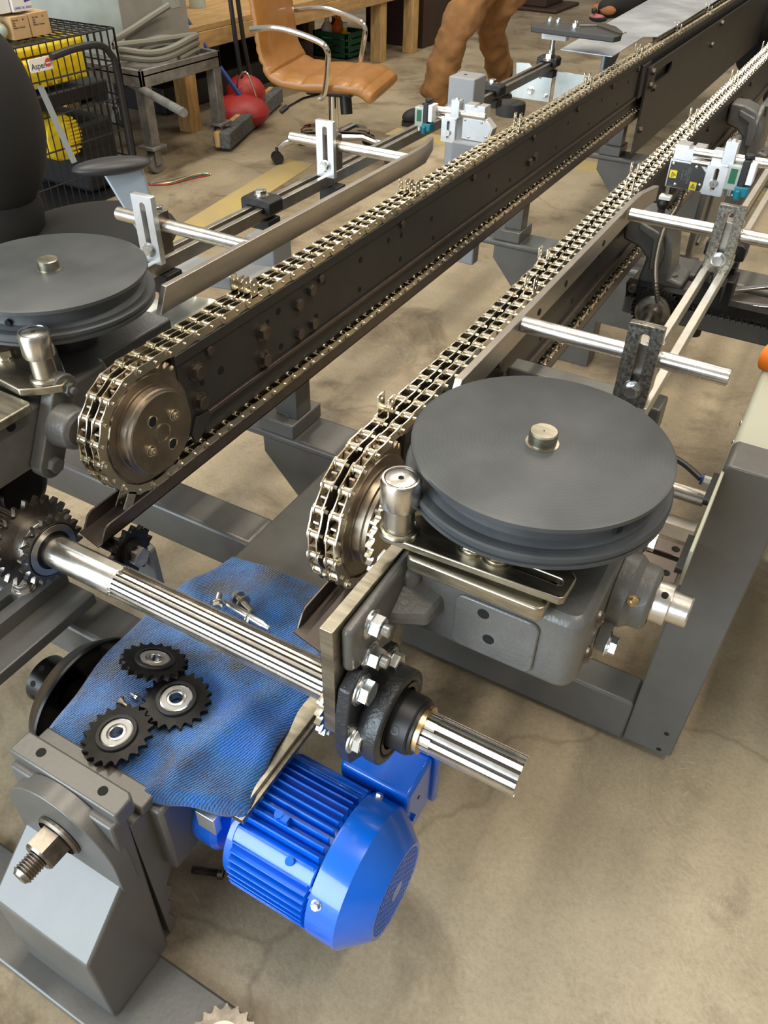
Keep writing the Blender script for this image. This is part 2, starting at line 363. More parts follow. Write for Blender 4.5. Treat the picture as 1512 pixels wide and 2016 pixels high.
def bolt_mesh(kind):
    if kind in BM: return BM[kind]
    g = G()   # unit: head across-corner radius 1, along +Z, base at 0
    if kind == 'hex' or kind == 'hexdark':
        g.lathe((0, 0, 0), 'z', [(.3, 0), (1.28, 0), (1.28, .14), (.9, .17)], 24)
        g.lathe((0, 0, 0), 'z', [(.9, .17), (1.05, .17), (1.05, .30), (.9, .32)], 20)
        g.cyl((0, 0, .3), (0, 0, .92), 1, n=6).lathe((0, 0, 0), 'z', [(.84, .92), (.78, .97), (.6, .95), (.001, .95)], 20)
    elif kind == 'plain':
        g.cyl((0, 0, 0), (0, 0, .7), 1, n=6).lathe((0, 0, 0), 'z', [(.84, .7), (.78, .75), (.6, .73), (.001, .73)], 16)
    elif kind == 'nut':
        g.lathe((0, 0, 0), 'z', [(.3, 0), (1.3, 0), (1.3, .16), (.9, .17)], 24)
        g.lathe((0, 0, 0), 'z', [(.9, .17), (1.05, .17), (1.05, .32), (.9, .34)], 20)
        g.cyl((0, 0, .32), (0, 0, 1.15), 1, n=6)
        pr = [(.001, 1.8), (.5, 1.8)]
        for i in range(6): pr += [(.56, 1.78-i*.11), (.50, 1.73-i*.11)]
        g.lathe((0, 0, 0), 'z', pr, 16)
    elif kind == 'socket':
        g.lathe((0, 0, 0), 'z', [(1, 0), (1, .86), (.9, .95), (.58, .95)], 24)
        g.lathe((0, 0, 0), 'z', [(.58, .95), (.56, .35), (.001, .35)], 6)
    elif kind == 'button':
        g.lathe((0, 0, 0), 'z', [(1, 0), (.95, .25), (.7, .5), (.35, .58), (.3, .4), (.001, .4)], 20)
    BM[kind] = g
    return g
BMM = {}
def bolt(parent, p, axis, r, kind='hex', mt='zinc', spin=0, name='bolt'):
    key = (kind, mt)
    if key not in BMM: BMM[key] = bolt_mesh(kind).mesh('bolt_'+kind, mt)
    d = Vector({'x': (1, 0, 0), '-x': (-1, 0, 0), 'y': (0, 1, 0), '-y': (0, -1, 0), 'z': (0, 0, 1), '-z': (0, 0, -1)}[axis]) if isinstance(axis, str) else Vector(axis)
    q = d.to_track_quat('Z', 'Y') @ Euler((0, 0, spin)).to_quaternion()
    return inst(name, BMM[key], p, parent, quat=q, sc=r)
def hole(g, p, axis, r, depth=.0006, n=16):   # tapped hole drawn as a near-black disc; its inner shade is only colour
    a = Vector({'x': (1, 0, 0), '-x': (-1, 0, 0), 'y': (0, 1, 0), '-y': (0, -1, 0), 'z': (0, 0, 1)}[axis])
    g.cyl(Vector(p)-a*.001, Vector(p)+a*depth, r, n=n)
    return g

# ================================================================ the hall
FZ = -0.10
tag(G().box(-9, 5, -5, 14, FZ-.1, FZ).build('floor', 'concrete'), None, None, kind='structure')
def wallm():
    return mat('painted_block_wall', (.42, .40, .36), .8, noise=.08, nscale=3)
M['wall'] = wallm()
tag(G().box(-9, 5, 14, 14.2, FZ, 5).build('wall_back', 'wall'), None, None, kind='structure')
tag(G().box(-9.2, -9, -5, 14, FZ, 5).build('wall_left', 'wall'), None, None, kind='structure')
stripe = G()
stripe.hexa([(-2.44, 2.40, FZ), (-2.28, 2.40, FZ), (-2.44, 3.60, FZ), (-2.60, 3.60, FZ), (-2.44, 2.40, FZ+.002), (-2.28, 2.40, FZ+.002), (-2.44, 3.60, FZ+.002), (-2.60, 3.60, FZ+.002)])
tag(stripe.build('trim_1', 'stripe'), None, None, kind='structure')
stripe = G(); stripe.box(-2.4, -.3, 4.28, 4.44, FZ, FZ+.002)
tag(stripe.build('trim_2', 'stripe'), None, None, kind='structure')

# ================================================================ machine frame
fr = thing('machine_frame', (-.5955, 1.0, FZ), 'long grey painted steel machine frame with pillar, cross beams and right-hand post', 'machine frame')
g = G(); g.box(-.705, -.490, .318, 1.10, .10, .25); g.build('central_beam', 'paint', fr, bevel=.006)
def cross(y0, y1, x0, x1, zt=.25, h=.085, name='cross_beam'):
    return G().box(x0, x1, y0, y1, zt-h, zt).build(name, 'paint', fr, bevel=.008)
cross(.783, .862, -1.45, -.70); cross(.487, .560, -1.45, -.70)
for (y, zt) in ((1.085, .25), (2.31, .25), (3.36, .25)):
    o = cross(y, y+.105, -1.12, -.09, zt, .022, 'cross_plate')
    g = G()
    g.prism('y', y+.004, y+.018, [(-.895, zt-.02), (-.895, zt-.06), (-.78, zt-.19), (-.66, zt-.19), (-.66, FZ), (-.53, FZ), (-.53, zt-.19), (-.41, zt-.19), (-.296, zt-.06), (-.296, zt-.02)])
    g.box(-.66, -.53, y+.018, y+.085, FZ, zt-.02)
    g.build('gusset_leg', 'paint', fr, bevel=.002)
    for sx_ in (-.855, -.336):
        b = G().box(sx_-.043, sx_+.043, y, y+.105, zt, zt+.034).build('mounting_block', 'paint', fr, bevel=.003)
        bolt(b, (sx_+.012, y+.035, zt+.034), 'z', .0125, 'plain', 'paint'); bolt(b, (sx_+.012, y+.078, zt+.034), 'z', .0125, 'plain', 'paint')
# front pillar: bar, round boss, sloped nose, side skins, foot
g = G(); g.prism('x', -.686, -.509, [(.256, .172), (.165, .092), (.165, FZ+.012), (.278, FZ+.012), (.288, .285), (.262, .285)])
g.build('front_pillar', 'paint', fr, bevel=.004)
z = [(.288, .248), (.288, -.075), (.300, -.070), (.305, -.045), (.298, -.02), (.308, .0), (.303, .012), (.318, .03), (.309, .05), (.326, .075), (.325, .09), (.384, .145), (.384, .248)]
g = G(); g.prism('x', -.690, -.512, z); g.build('rear_web', 'paint', fr, bevel=.001)
g = G(); pl = [(-.690, .175)]+[(-.598+math.cos(PI-PI*i/24)*.092, .208+math.sin(PI-PI*i/24)*.092) for i in range(25)]+[(-.506, .175)]
g.prism('y', .246, .272, [(-.690, .15)]+pl[1:-1]+[(-.506, .15)]); g.build('round_boss', 'paint', fr, bevel=.0015)
g = G(); g.prism('z', .272, .302, [(-.692, .272), (-.508, .272), (-.508, .300), (-.516, .306), (-.692, .306)]); hb = g.build('clamp_bar', 'paint', fr, bevel=.003)
g = G()
for x in (-.652, -.545): hole(g, (x, .290, .302), 'z', .0065)
g.build('tapped_hole', 'hole', hb)
g = G(); g.box(-.70, -.506, .306, .335, .25, .268); g.build('top_rim', 'paint', fr, bevel=.003)
g = G(); g.box(-1.0, -.36, .135, .262, FZ, FZ+.012); g.build('foot_plate', 'paint', fr, bevel=.004)
# big pivot stud
pv = Vector((-.600, .246, .216)); ax_ = Vector((-.02, -1, -.03)).normalized()
g = G(); g.lathe(pv, tuple(ax_), [(.001, -.01), (.034, 0), (.034, .004), (.030, .007)], 32); g.cyl(pv+ax_*.006, pv+ax_*.034, .0255, n=6)
g.lathe(pv, tuple(ax_), [(.0225, .0335), (.020, .037), (.012, .036)], 24)
pr = []
for i in range(8): pr += [(.0145, .034+i*.0038), (.0122, .0359+i*.0038)]
g.lathe(pv, tuple(ax_), pr+[(.010, .066), (.001, .066)], 24); g.build('pivot_stud', 'gearsteel', fr)
# low beam and upright post on the right
g = G(); g.box(-.50, -.017, .985, 1.055, -.092, .016); g.build('low_beam', 'paint', fr, bevel=.006)
g = G(); g.prism('y', .985, 1.055, [(-.017, -.085), (.060, -.085), (.072, -.078), (.076, .54), (.070, .56), (-.008, .56), (-.0145, .553)]); po = g.build('support_post', 'paint', fr, bevel=.003)
g = G()
for p in ((.051, .985, -.022), (.049, .985, -.072)): hole(g, p, '-y', .0045)
g.cyl((.052, 1.01, .559), (.052, 1.01, .5608), .007)
g.build('bolt_hole', 'hole', po)
# slide rails under the right gear housing
for (y0, y1) in ((.935, .965), (.862, .925)):
    s = G().box(-.30, -.020, y0, y1, .40, .42).build('slide_rail', 'darkrail', fr, bevel=.0015)
    hole(G(), (-.036, (y0+y1)/2, .42), 'z', .006).build('tapped_hole', 'hole', s)
def rack(x0, x1, y0, y1, z0, z1, mt, nt, parent, down=True, ax='x'):
    p = (x1-x0)/nt; o = [(x0, z1), (x1, z1)]
    for i in range(nt-1, -1, -1):
        a = x0+i*p; o += [(a+p, z0+.012), (a+p*.72, z0+.012), (a+p*.6, z0), (a+p*.4, z0), (a+p*.28, z0+.012)]
    return G().prism('y', y0, y1, o).build('gear_rack', mt, parent)
s = G().box(-.30, -.022, .846, .862, .408, .418).build('rack_strip', 'darkrail', fr)
rack(-.16, -.022, .840, .862, .372, .408, 'darkrail', 12, fr)
bolt(fr, (-.032, .840, .392), '-y', .009, 'socket', 'blacksteel')
# long roller/guide bar behind the right wheel
g = G(); g.cyl((-.36, 1.09, .42), (-.025, 1.09, .42), .013); g.box(-.36, -.022, 1.035, 1.060, .37, .395); g.build('cross_rod', 'steel', fr)
# rear cross beam with rack and pinion on the right
yb = 1.745
g = G(); g.box(-.345, .30, yb-.01, yb+.145, .385, .428); g.build('rear_cross_beam', 'paint', fr, bevel=.004)
g = G(); g.box(-.345, .30, yb+.02, yb+.085, .428, .452); g.build('slide_rail', 'darkrail', fr, bevel=.002)
g = G(); g.box(-.345, .30, yb+.15, yb+.25, .37, .44); g.build('rear_tube', 'paint', fr, bevel=.008)
rack(-.345, -.02, yb-.026, yb+.004, .430, .462, 'blacksteel', 26, fr)
bolt(fr, (-.328, yb-.026, .455), '-y', .009, 'socket', 'darkrail')
g = G(); g.cyl((-.185, 1.78, .352), (-.185, 1.78, .388), .017); g.build('levelling_foot', 'rubber', fr, bevel=.003)
pc = Vector((-.268, 1.70, .425))
g = G(); g.prism('y', -.010, .012, gear_outline(32, .043, .050), o=pc, holes=()); g.build('pinion', 'blacksteel', fr)
g = G(); g.lathe(pc, (0, -1, 0), [(.038, .01), (.038, .020), (.034, .022), (.022, .022), (.020, .045), (.012, .045), (.011, .12), (.001, .12)], 36); g.build('pinion_hub', 'gearsteel', fr)
# L shaped welded bracket behind the right wheel
g = G(); g.box(-.372, -.190, 1.085, 1.120, .535, .555); g.box(-.372, -.345, 1.04, 1.12, .43, .535); g.box(-.36, -.19, 1.09, 1.10, .43, .535); g.build('welded_bracket', 'paint', fr, bevel=.003)
# end block with slotted plate near the right guide bars
g = G(); g.box(-.190, -.125, 1.085, 1.135, .50, .553); g.build('end_block', 'paint', fr, bevel=.004)
# slotted arm at lower left
g = G(); g.prism('z', .285, .325, rrect(-.905, -.850, .05, .53, .006), [rrect(-.887, -.870, .10, .455, .008)]); sa = g.build('slotted_arm', 'paint', fr, bevel=.002)
bolt(sa, (-.878, .470, .325), 'z', .014, 'hex', 'brightsteel')
g = G(); g.box(-.855, -.800, .30, .53, .28, .30); g.build('arm_plate', 'paint', fr, bevel=.002)
# cast support for idler below the left chain
g = G(); g.prism('y', .60, .615, [(-.80, .34), (-.775, .25), (-.735, .25), (-.738, .36), (-.77, .38)]); g.build('idler_bracket', 'cast', fr, bevel=.003)

# ================================================================ conveyor beams
YC, ZC, RC, PITCH, NT = .680, .5325, .0955, .0314, 19
def conveyor(xc, side, label):
    t = thing('conveyor_beam', (xc, 2.0, .45), label, 'conveyor')
    for s in (-1, 1):
        X = lambda d: xc+s*d
        def bx(d0, d1, *a): return sorted((X(d0), X(d1)))+list(a)
        g = G(); g.prism('x', *sorted((X(.013), X(.019))), [(.752, .602), (.752, .485), (.756, .472), (.80, .498), (6.4, .498), (6.4, .602)]); sp = g.build('side_plate', 'beam', t, bevel=.001)
        g = G(); g.box(*bx(.012, .0225, .748, 6.4, .602, .6195)); g.build('wear_strip', 'beam', t, bevel=.001)
        g = G(); g.box(*bx(.012, .0250, .80, 6.4, .4905, .498)); g.build('ridge', 'darkrail', t, bevel=.001)
        g = G(); g.box(*bx(.004, .012, .80, 6.4, .45, .492)); g.build('inner_web', 'beam', t)
        g = G(); g.prism('x', *sorted((X(.019), X(.024))), [(.756, .478), (.771, .502), (.812, .494), (.775, .462), (.760, .456)]); g.build('tip_plate', 'beam', t, bevel=.001)
        sg = 'x' if s > 0 else '-x'
        for (y, z, r, k) in ((.789, .575, .0125, 'hex'), (.787, .522, .0125, 'hex'), (.958, .566, .0125, 'hex'), (.955, .517, .0125, 'hex'), (1.064, .572, .0115, 'plain'), (1.106, .583, .0115, 'plain'),
                             (1.062, .517, .0115, 'plain'), (1.108, .517, .0115, 'plain'), (1.138, .592, .0085, 'plain'), (.824, .594, .0085, 'plain'), (1.446, .594, .0085, 'plain'), (1.80, .594, .0085, 'plain'),
                             (2.176, .535, .012, 'plain'), (2.215, .540, .012, 'plain'), (2.19, .594, .0085, 'plain'), (2.55, .594, .009, 'plain'), (2.9, .594, .009, 'plain'), (3.2, .594, .009, 'plain')):
            bolt(sp, (X(.019), y, z), sg, r, k, 'hubdark' if k == 'hex' else 'darkrail', spin=y*7)
        g = G()
        for (y, z, r) in ((.976, .576, .0045), (1.008, .582, .006), (1.15, .583, .007), (1.121, .524, .006), (1.008, .515, .006), (.846, .547, .007), (.80, .548, .005), (1.282, .575, .006), (1.393, .577, .0055), (1.448, .570, .0055),
                          (1.447, .519, .0055), (1.278, .516, .0055), (1.603, .513, .0055), (1.589, .561, .0055), (1.9, .57, .006), (1.96, .52, .005), (2.05, .52, .005), (2.4, .52, .005), (2.48, .57, .005), (2.7, .52, .005), (2.8, .57, .005), (3.0, .52, .005), (3.1, .57, .005)):
            hole(g, (X(.019), y, z), sg, r)
        g.build('drilled_hole', 'hole', sp)
    # return chain channel with bent-up lips
    g = G(); a0, a1, b, h = xc-.026, xc+.022, .4085, .4335
    g.hexa([(a0, .545, b), (a1, .535, b), (a1, 3.6, b), (a0, 3.6, b), (a0, .545, b+.003), (a1, .535, b+.003), (a1, 3.6, b+.003), (a0, 3.6, b+.003)])
    for (xa, xb, yy) in ((a1-.003, a1, .541), (a0, a0+.003, .551)):
        g.prism('x', xa, xb, [(yy, b), (yy+.014, h-.004), (yy+.022, h), (3.6, h), (3.6, b)])
    g.build('return_channel', 'darkrail', t, bevel=.0006)
    for y in (1.14, 2.36, 3.41):
        g = G(); g.box(xc-.085, xc-.030, y-.03, y+.02, .284, .41); g.build('stand_post', 'paint', t, bevel=.002)
    return t
cl = conveyor(-.787, 1, 'dark steel conveyor beam on the left, its bolted side plate in full view')
cr_ = conveyor(-.404, -1, 'dark steel conveyor beam on the right, partly behind the round wheel')
# deep cover plate at the far end of the left conveyor
g = G(); cov = [(3.300, .585), (3.300, .286), (3.33, .280), (6.4, .280), (6.4, .585)]
g.prism('x', -.757, -.748, cov, [rrect(3.41, 3.66, .512, .553, .018)]); cp = g.build('cover_plate', 'beam', cl, bevel=.001)
for (y, z) in ((3.345, .565), (3.345, .52), (3.41, .50), (4.55, .57), (4.42, .50), (3.33, .37)): bolt(cp, (-.748, y, z), 'x', .013, 'hex', 'hubdark')
g = G(); g.box(-.768, -.757, 3.24, 3.34, .49, .60); g.build('strap_bracket', 'beam', cl, bevel=.002)
# ---- casting supports behind on the right conveyor
for (y, lb) in ((1.80, 0), (2.90, 0), (3.9, 0)):
    g = G(); c = [(-.33, .452), (-.235, .452), (-.232, .470), (-.262, .476), (-.270, .52), (-.275, .55), (-.30, .585), (-.34, .60), (-.382, .60), (-.382, .54), (-.345, .53), (-.322, .51)]
    g.prism('y', y-.045, y+.045, c); k = g.build('support_casting', 'cast', cr_, bevel=.006)
    g = G(); g.prism('y', y-.055, y-.045, [(-.31, .49), (-.29, .49), (-.285, .53), (-.30, .57), (-.35, .588), (-.35, .57), (-.315, .555)]); g.build('casting_rib', 'cast', k, bevel=.003)
    bolt(k, (-.262, y-.02, .470), 'z', .012, 'plain', 'paint')
for y in (2.35, 3.05):
    g = G(); g.prism('x', -.30, -.285, rrect(y-.20, y+.20, .36, .60, .05)); pz = g.build('end_casting', 'cast', cr_, bevel=.004)
    g = G(); g.tube([(-.284, y-.15+.04*math.cos(t)*1.0, .5+.10*math.sin(t)) for t in [PI/2-PI*i/10 for i in range(11)]], .006, 8); g.build('casting_bead', 'cast', pz)
g = G(); g.cyl((-.20, 2.0, .50), (-.20, 5.0, .50), .018); g.build('long_tube', 'darkrail', cr_)

# ================================================================ chains
def plate_outline(ang=0, n=7, r=.0078, waist=.0068):
    o = []
    for i in range(n+1): t = -PI/2+PI*i/n; o.append((PITCH+math.cos(t)*r, math.sin(t)*r))
    o.append((PITCH*.5, waist))
    for i in range(n+1): t = PI/2+PI*i/n; o.append((math.cos(t)*r, math.sin(t)*r))
    o.append((PITCH*.5, -waist))
    return o
def link_geo(kind, tab=0):
    g = G(); o = plate_outline()
    if kind == 'inner':
        for s in (-1, 1): g.prism('x', *sorted((s*.0050, s*.0066)), o)
        for y in (0, PITCH): g.cyl((-.0048, y, 0), (.0048, y, 0), .0060, n=12)
    else:
        for s in (-1, 1): g.prism('x', *sorted((s*.0069, s*.0085)), o)
        for y in (0, PITCH):
            g.cyl((-.0104, y, 0), (.0104, y, 0), .0026, n=8)
            g.lathe((.0104, y, 0), 'x', [(.0026, 0), (.0022, .0008), (.0001, .001)], 8); g.lathe((-.0104, y, 0), (-1, 0, 0), [(.0026, 0), (.0022, .0008), (.0001, .001)], 8)
        if tab:
            for s in (-1, 1):
                x0, x1 = sorted((s*.0069, s*.0085)); g.prism('x', x0, x1, rrect(PITCH*.5-.0085, PITCH*.5+.0085, .004, .0335, .002), [ngon(PITCH*.5, .026, .002, 8), ngon(PITCH*.5, .015, .002, 8)])
    return g
LG = {k: link_geo(*k) for k in (('inner', 0), ('outer', 0), ('outer', 1))}
LM = {('inner', 0): LG[('inner', 0)].mesh('inner_link', 'chain'), ('outer', 0): LG[('outer', 0)].mesh('outer_link', 'chain'), ('outer', 1): LG[('outer', 1)].mesh('attachment_link', 'chain')}
def simple_geo(kind):
    g = G()
    d = .0050 if kind == 'inner' else .0069
    for s in (-1, 1): x0, x1 = sorted((s*d, s*(d+.0016))); g.box(x0, x1, -.0066, PITCH+.0066, -.0068, .0068)
    if kind == 'inner':
        for y in (0, PITCH): g.cyl((-.0048, y, 0), (.0048, y, 0), .0060, n=8)
    return g
SG = {'inner': simple_geo('inner'), 'outer': simple_geo('outer')}
def chain(xc, tops, label, phase, group, ylow=3.6, cap=190):
    pins = []
    nt = int((6.3-YC)/PITCH)
    ph = phase*PITCH
    for j in range(nt, 0, -1): pins.append((YC+j*PITCH, ZC+RC, 0))
    for k in range(0, 10): a = PI/2+2*PI/NT*k; pins.append((YC+math.cos(a)*RC, ZC+math.sin(a)*RC, 1))
    y = pins[-1][0]
    for j in range(1, int((ylow-YC)/PITCH)): pins.append((y+j*PITCH, ZC-RC+.0008, 2))
    t = thing('roller_chain', (xc, YC, ZC+RC), label, 'roller chain', group)
    L = []
    for i in range(len(pins)-1):
        a, b = pins[i], pins[i+1]; kind = 'inner' if i % 2 == 0 else 'outer'
        # on the way in, +z of the link must face outward: link runs from b to a
        dy, dz = a[0]-b[0], a[1]-b[1]; ang = math.atan2(dz, dy)
        tab = 0
        if kind == 'outer':
            my = (a[0]+b[0])/2
            if b[2] == 0 and any(abs(my-q) < PITCH*1.001 for q in tops):
                q = [q for q in tops if abs(my-q) < PITCH*1.001][0]
                if q not in t_used: t_used.add(q); tab = 1
            if (a[2] == 1 and i in low_tab) or (a[2] == 2 and abs((my-.62) % .57) < PITCH*1.0 and my > .9): tab = 1
        d = (Vector((xc, b[0], b[1]))-Vector((0, 0, 1.2))).length
        vis = d+(.5 if a[2] == 2 and xc > -.6 else 0)
        L.append((vis, kind, tab, (xc, b[0], b[1]), ang))
    order = sorted(range(len(L)), key=lambda i: L[i][0]); near = set(order[:cap])
    rest = G()
    for i, (d, kind, tab, p, ang) in enumerate(L):
        if i in near or tab: inst('attachment_link' if tab else kind+'_link', LM[(kind, tab)], p, t, rot=(ang, 0, 0))
        else:
            m = Matrix.Translation(p) @ Matrix.Rotation(ang, 4, 'X'); sgeo = SG[kind]
            rest.add([m @ v for v in sgeo.v], sgeo.f)
    o = rest.build('far_links', 'chain', t); o['kind'] = 'stuff'
    return t
t_used = set(); low_tab = ()
nt_ = int((6.3-YC)/PITCH)
for (xc, tops, lb, lt) in ((-.7995, [.973+.568*k for k in range(10)], 'nickel roller chain on the left conveyor, outer strand beside the guard rail', (nt_+8,)),
                      (-.7745, [.945+.568*k for k in range(10)], 'nickel roller chain on the left conveyor, strand nearer the bolted plate', (nt_+8, nt_+7)),
                      (-.4165, [.766+.568*k for k in range(10)], 'nickel roller chain on the right conveyor, left strand of the pair', (nt_+6,)),
                      (-.3915, [1.18+.568*k for k in range(10)], 'nickel roller chain on the right conveyor, strand next to the black wheel', (nt_+6,))):
    t_used = set(); low_tab = lt
    chain(xc, tops, lb, 0, None)

# ================================================================ head sprockets
def head_sprocket(xc, s, label, inner_teeth=False):
    t = thing('head_sprocket', (xc, YC, ZC), label, 'sprocket')
    ax = (s, 0, 0)
    for d in (-.0125, .0125):
        g = G(); g.prism('x', xc+d-.0038, xc+d+.0038, gear_outline(38, RC-.0065, RC+.0035, tw=.26, a=PI/38), o=(0, YC, ZC))
        g.build('toothed_ring', 'hub', t)
    g = G(); g.lathe((xc+s*.012, YC, ZC), ax, [(.001, 0), (.083, 0), (.083, .006), (.0825, .0075), (.069, .0078), (.0688, .0105), (.066, .011), (.0655, .0205), (.0635, .0225), (.0635, .028), (.0615, .0295), (.001, .0295)], 72)
    hb = g.build('hub', 'hub', t)
    f = xc+s*.0417
    g = G(); g.lathe((f, YC, ZC), ax, [(.0155, -.001), (.0155, .0012), (.0135, .0006), (.0135, -.0006), (.001, -.0006)], 32); g.build('shaft_end', 'plate', t)
    for a, k in ((118, 'h'), (-62, 'h'), (28, 's'), (208, 's')):
        y, z = YC+math.cos(math.radians(a))*.032, ZC+math.sin(math.radians(a))*.032
        g = G(); g.lathe((f, y, z), ax, [(.0095, -.001), (.0092, .001), (.0078, .0006), (.0078, -.0005)], 24); g.build('hole_rim', 'chain', t)
        if k == 'h': hole(G(), (f, y, z), ax_name(s), .0078, .0002).build('bolt_hole', 'hole', t)
        else: bolt(t, (f, y, z), ax, .0065, 'socket', 'chain')
    if inner_teeth:
        g = G(); g.prism('x', *sorted((xc+s*.0455, xc+s*.0535)), gear_outline(30, .066, .0745, tw=.3), o=(0, YC, ZC)); g.build('drive_sprocket', 'chain', t)
    g = G(); g.cyl((xc-s*.05, YC, ZC), (xc-s*.0, YC, ZC), .014); g.build('axle', 'steel', t)
    return t
def ax_name(s): return 'x' if s > 0 else '-x'
head_sprocket(-.787, 1, 'large bronze-toned head sprocket inside the looped end of the left chains')
head_sprocket(-.404, 1, 'large bronze-toned head sprocket behind the roller post on the right conveyor', True)
# bearing unit left of the left head sprocket
bu = thing('flange_bearing', (-.85, .63, .53), 'grey cast two-bolt flange bearing beside the looped end of left chains', 'bearing')
g = G(); g.prism('x', -.898, -.875, [(.59+math.cos(a)*.022+dy, .535+math.sin(a)*.022+dz) for (a, dy, dz) in [(PI*.75+PI*i/8, -.012, -.045) for i in range(9)]+[(PI*1.75+PI*i/8, .045, .055) for i in range(9)]])
g.lathe((-.875, .615, .540), 'x', [(.034, 0), (.030, .03), (.022, .035), (.001, .035)], 32); g.build('housing', 'cast', bu, bevel=.002)
bolt(bu, (-.875, .580, .490), 'x', .0125, 'plain', 'cast'); bolt(bu, (-.875, .636, .590), 'x', .010, 'nut', 'cast')

# ================================================================ gear housings
gh = thing('gear_housing', (-.185, .705, .467), 'grey cast gear housing under the right-hand black wheel, with flanged bearing on its end', 'gear housing')
X0, X1, Y0, Y1, Z0, Z1 = -.290, -.078, .585, .835, .468, .580
g = G(); g.prism('z', Z0, Z1, rrect(X0, X1, Y0, Y1, .022, 6)); hs = g.build('housing', 'cast', gh, bevel=.010)
g = G(); g.prism('y', Y0-.004, Y0+.003, rrect(-.225, -.125, .478, .560, .012)); bp_ = g.build('boss_pad', 'cast', hs, bevel=.002)
g = G()
for p in ((-.190, Y0-.004, .545), (-.180, Y0-.004, .508)): hole(g, p, '-y', .007)
g.build('tapped_hole', 'hole', bp_)
for p in ((X1, .628, .495), (X1, .645, .540), (X1, .80, .545)): bolt(hs, p, 'x', .011, 'button', 'hubdark')
# cast arm that carries the drive bearing
g = G(); g.prism('x', -.300, -.286, [(.456, .578), (.600, .580), (.600, .500), (.562, .488), (.553, .470), (.470, .505), (.456, .515)]); arm = g.build('cast_arm', 'cast', gh, bevel=.006)
g = G(); g.hexa([(-.288, .535, .515), (-.245, .553, .518), (-.235, .60, .52), (-.288, .60, .505), (-.288, .535, .530), (-.248, .556, .530), (-.238, .60, .545), (-.288, .60, .572)]); g.build('arm_rib', 'cast', gh, bevel=.004)
g = G(); g.box(-.302, -.27, .57, .64, .50, .572); g.build('arm_root', 'cast', gh, bevel=.012)
bolt(arm, (-.286, .496, .557), 'x', .0135, 'nut', 'zinc'); bolt(arm, (-.286, .494, .507), 'x', .0135, 'nut', 'zinc')
# end bearing with stub shaft
ec = Vector((-.078, .735, .512))
g = G(); g.lathe(ec, 'x', [(.001, 0), (.048, 0), (.047, .018), (.041, .026), (.040, .042), (.034, .046), (.030, .046)], 48)
g.prism('x', -.078, -.064, [(ec.y+math.cos(a)*.017+dy, ec.z+math.sin(a)*.017+dz) for (a, dy, dz) in [(PI*.95+PI*i/8, -.050, -.042) for i in range(9)]+[(PI*1.95+PI*i/8, .050, .042) for i in range(9)]]); bh = g.build('bearing_housing', 'cast', gh, bevel=.0015)
g = G(); g.lathe(ec, 'x', [(.030, .040), (.026, .041), (.0265, .058), (.0265, .064), (.021, .0645), (.0195, .065), (.0195, .086), (.018, .088), (.001, .088)], 40); g.build('shaft_collar', 'brightsteel', gh)
g = G(); hole(g, (ec.x+.056, ec.y-.012, ec.z+.0235), (0, -.4, .9) and 'z', .004, .002)
g.build('set_screw_hole', 'hole', gh)
bolt(gh, (-.064, ec.y-.052, ec.z-.046), 'x', .0125, 'hex', 'zinc'); bolt(gh, (-.064, ec.y+.050, ec.z+.042), 'x', .0115, 'hex', 'zinc')
bolt(gh, (-.056, ec.y-.034, ec.z+.018), (.5, -.6, .6), .0075, 'nut', 'brass', name='grease_nipple')
# stacked plates on top
mp_ = thing('slotted_plate', (-.21, .60, .58), 'worn nickel plates stacked below the right wheel, upper one slotted, lower one plain', 'plate')
g = G(); g.prism('z', .581, .600, rrect(-.284, -.122, .566, .640, .010)); g.build('lower_plate', 'plate', mp_, bevel=.002)
g = G(); g.prism('z', .604, .614, [(-.322, .576), (-.312, .571), (-.112, .578), (-.107, .582), (-.106, .616), (-.111, .622), (-.27, .640), (-.318, .606), (-.324, .590)], [rrect(-.176, -.116, .596, .607, .0053)]); g.build('upper_plate', 'plate', mp_, bevel=.0015)
g = G(); g.box(-.27, -.13, .585, .635, .600, .604); g.build('spacer', 'plate', mp_)
bolt(mp_, (-.219, .604, .614), 'z', .0145, 'hex', 'chain'); bolt(mp_, (-.190, .603, .614), 'z', .0145, 'hex', 'chain', spin=.3)
def roller_post(x, y, z0, label):
    t = thing('roller_post', (x, y, z0), label, 'roller')
    g = G(); g.lathe((x, y, z0), 'z', [(.017, 0), (.0165, .038), (.001, .038)], 36); g.build('post', 'steel', t)
    pr = G(); pr.tube([(x+math.cos(2*PI*i/22)*(.0185+.0008*(i % 2)), y+math.sin(2*PI*i/22)*(.0185+.0008*(i % 2)), z0+.002) for i in range(22)], .0038, 8, closed=True); pr.build('weld_bead', 'plate', t)
    g = G(); g.lathe((x, y, z0), 'z', [(.017, .037), (.0215, .038), (.0222, .040), (.0222, .070), (.0205, .0735), (.0182, .0738), (.0178, .0725), (.0165, .0732), (.001, .0732)], 48); c = g.build('cam_roller', 'brightsteel', t)
    g = G(); g.lathe((x, y, z0), 'z', [(.0182, .0737), (.0172, .0737)], 48); g.lathe((x, y, z0), 'z', [(.0035, .0735), (.0001, .0735)], 6); g.build('socket', 'hole', c)
    return t
roller_post(-.303, .588, .614, 'steel cam roller on welded post in front of the right-hand wheel')

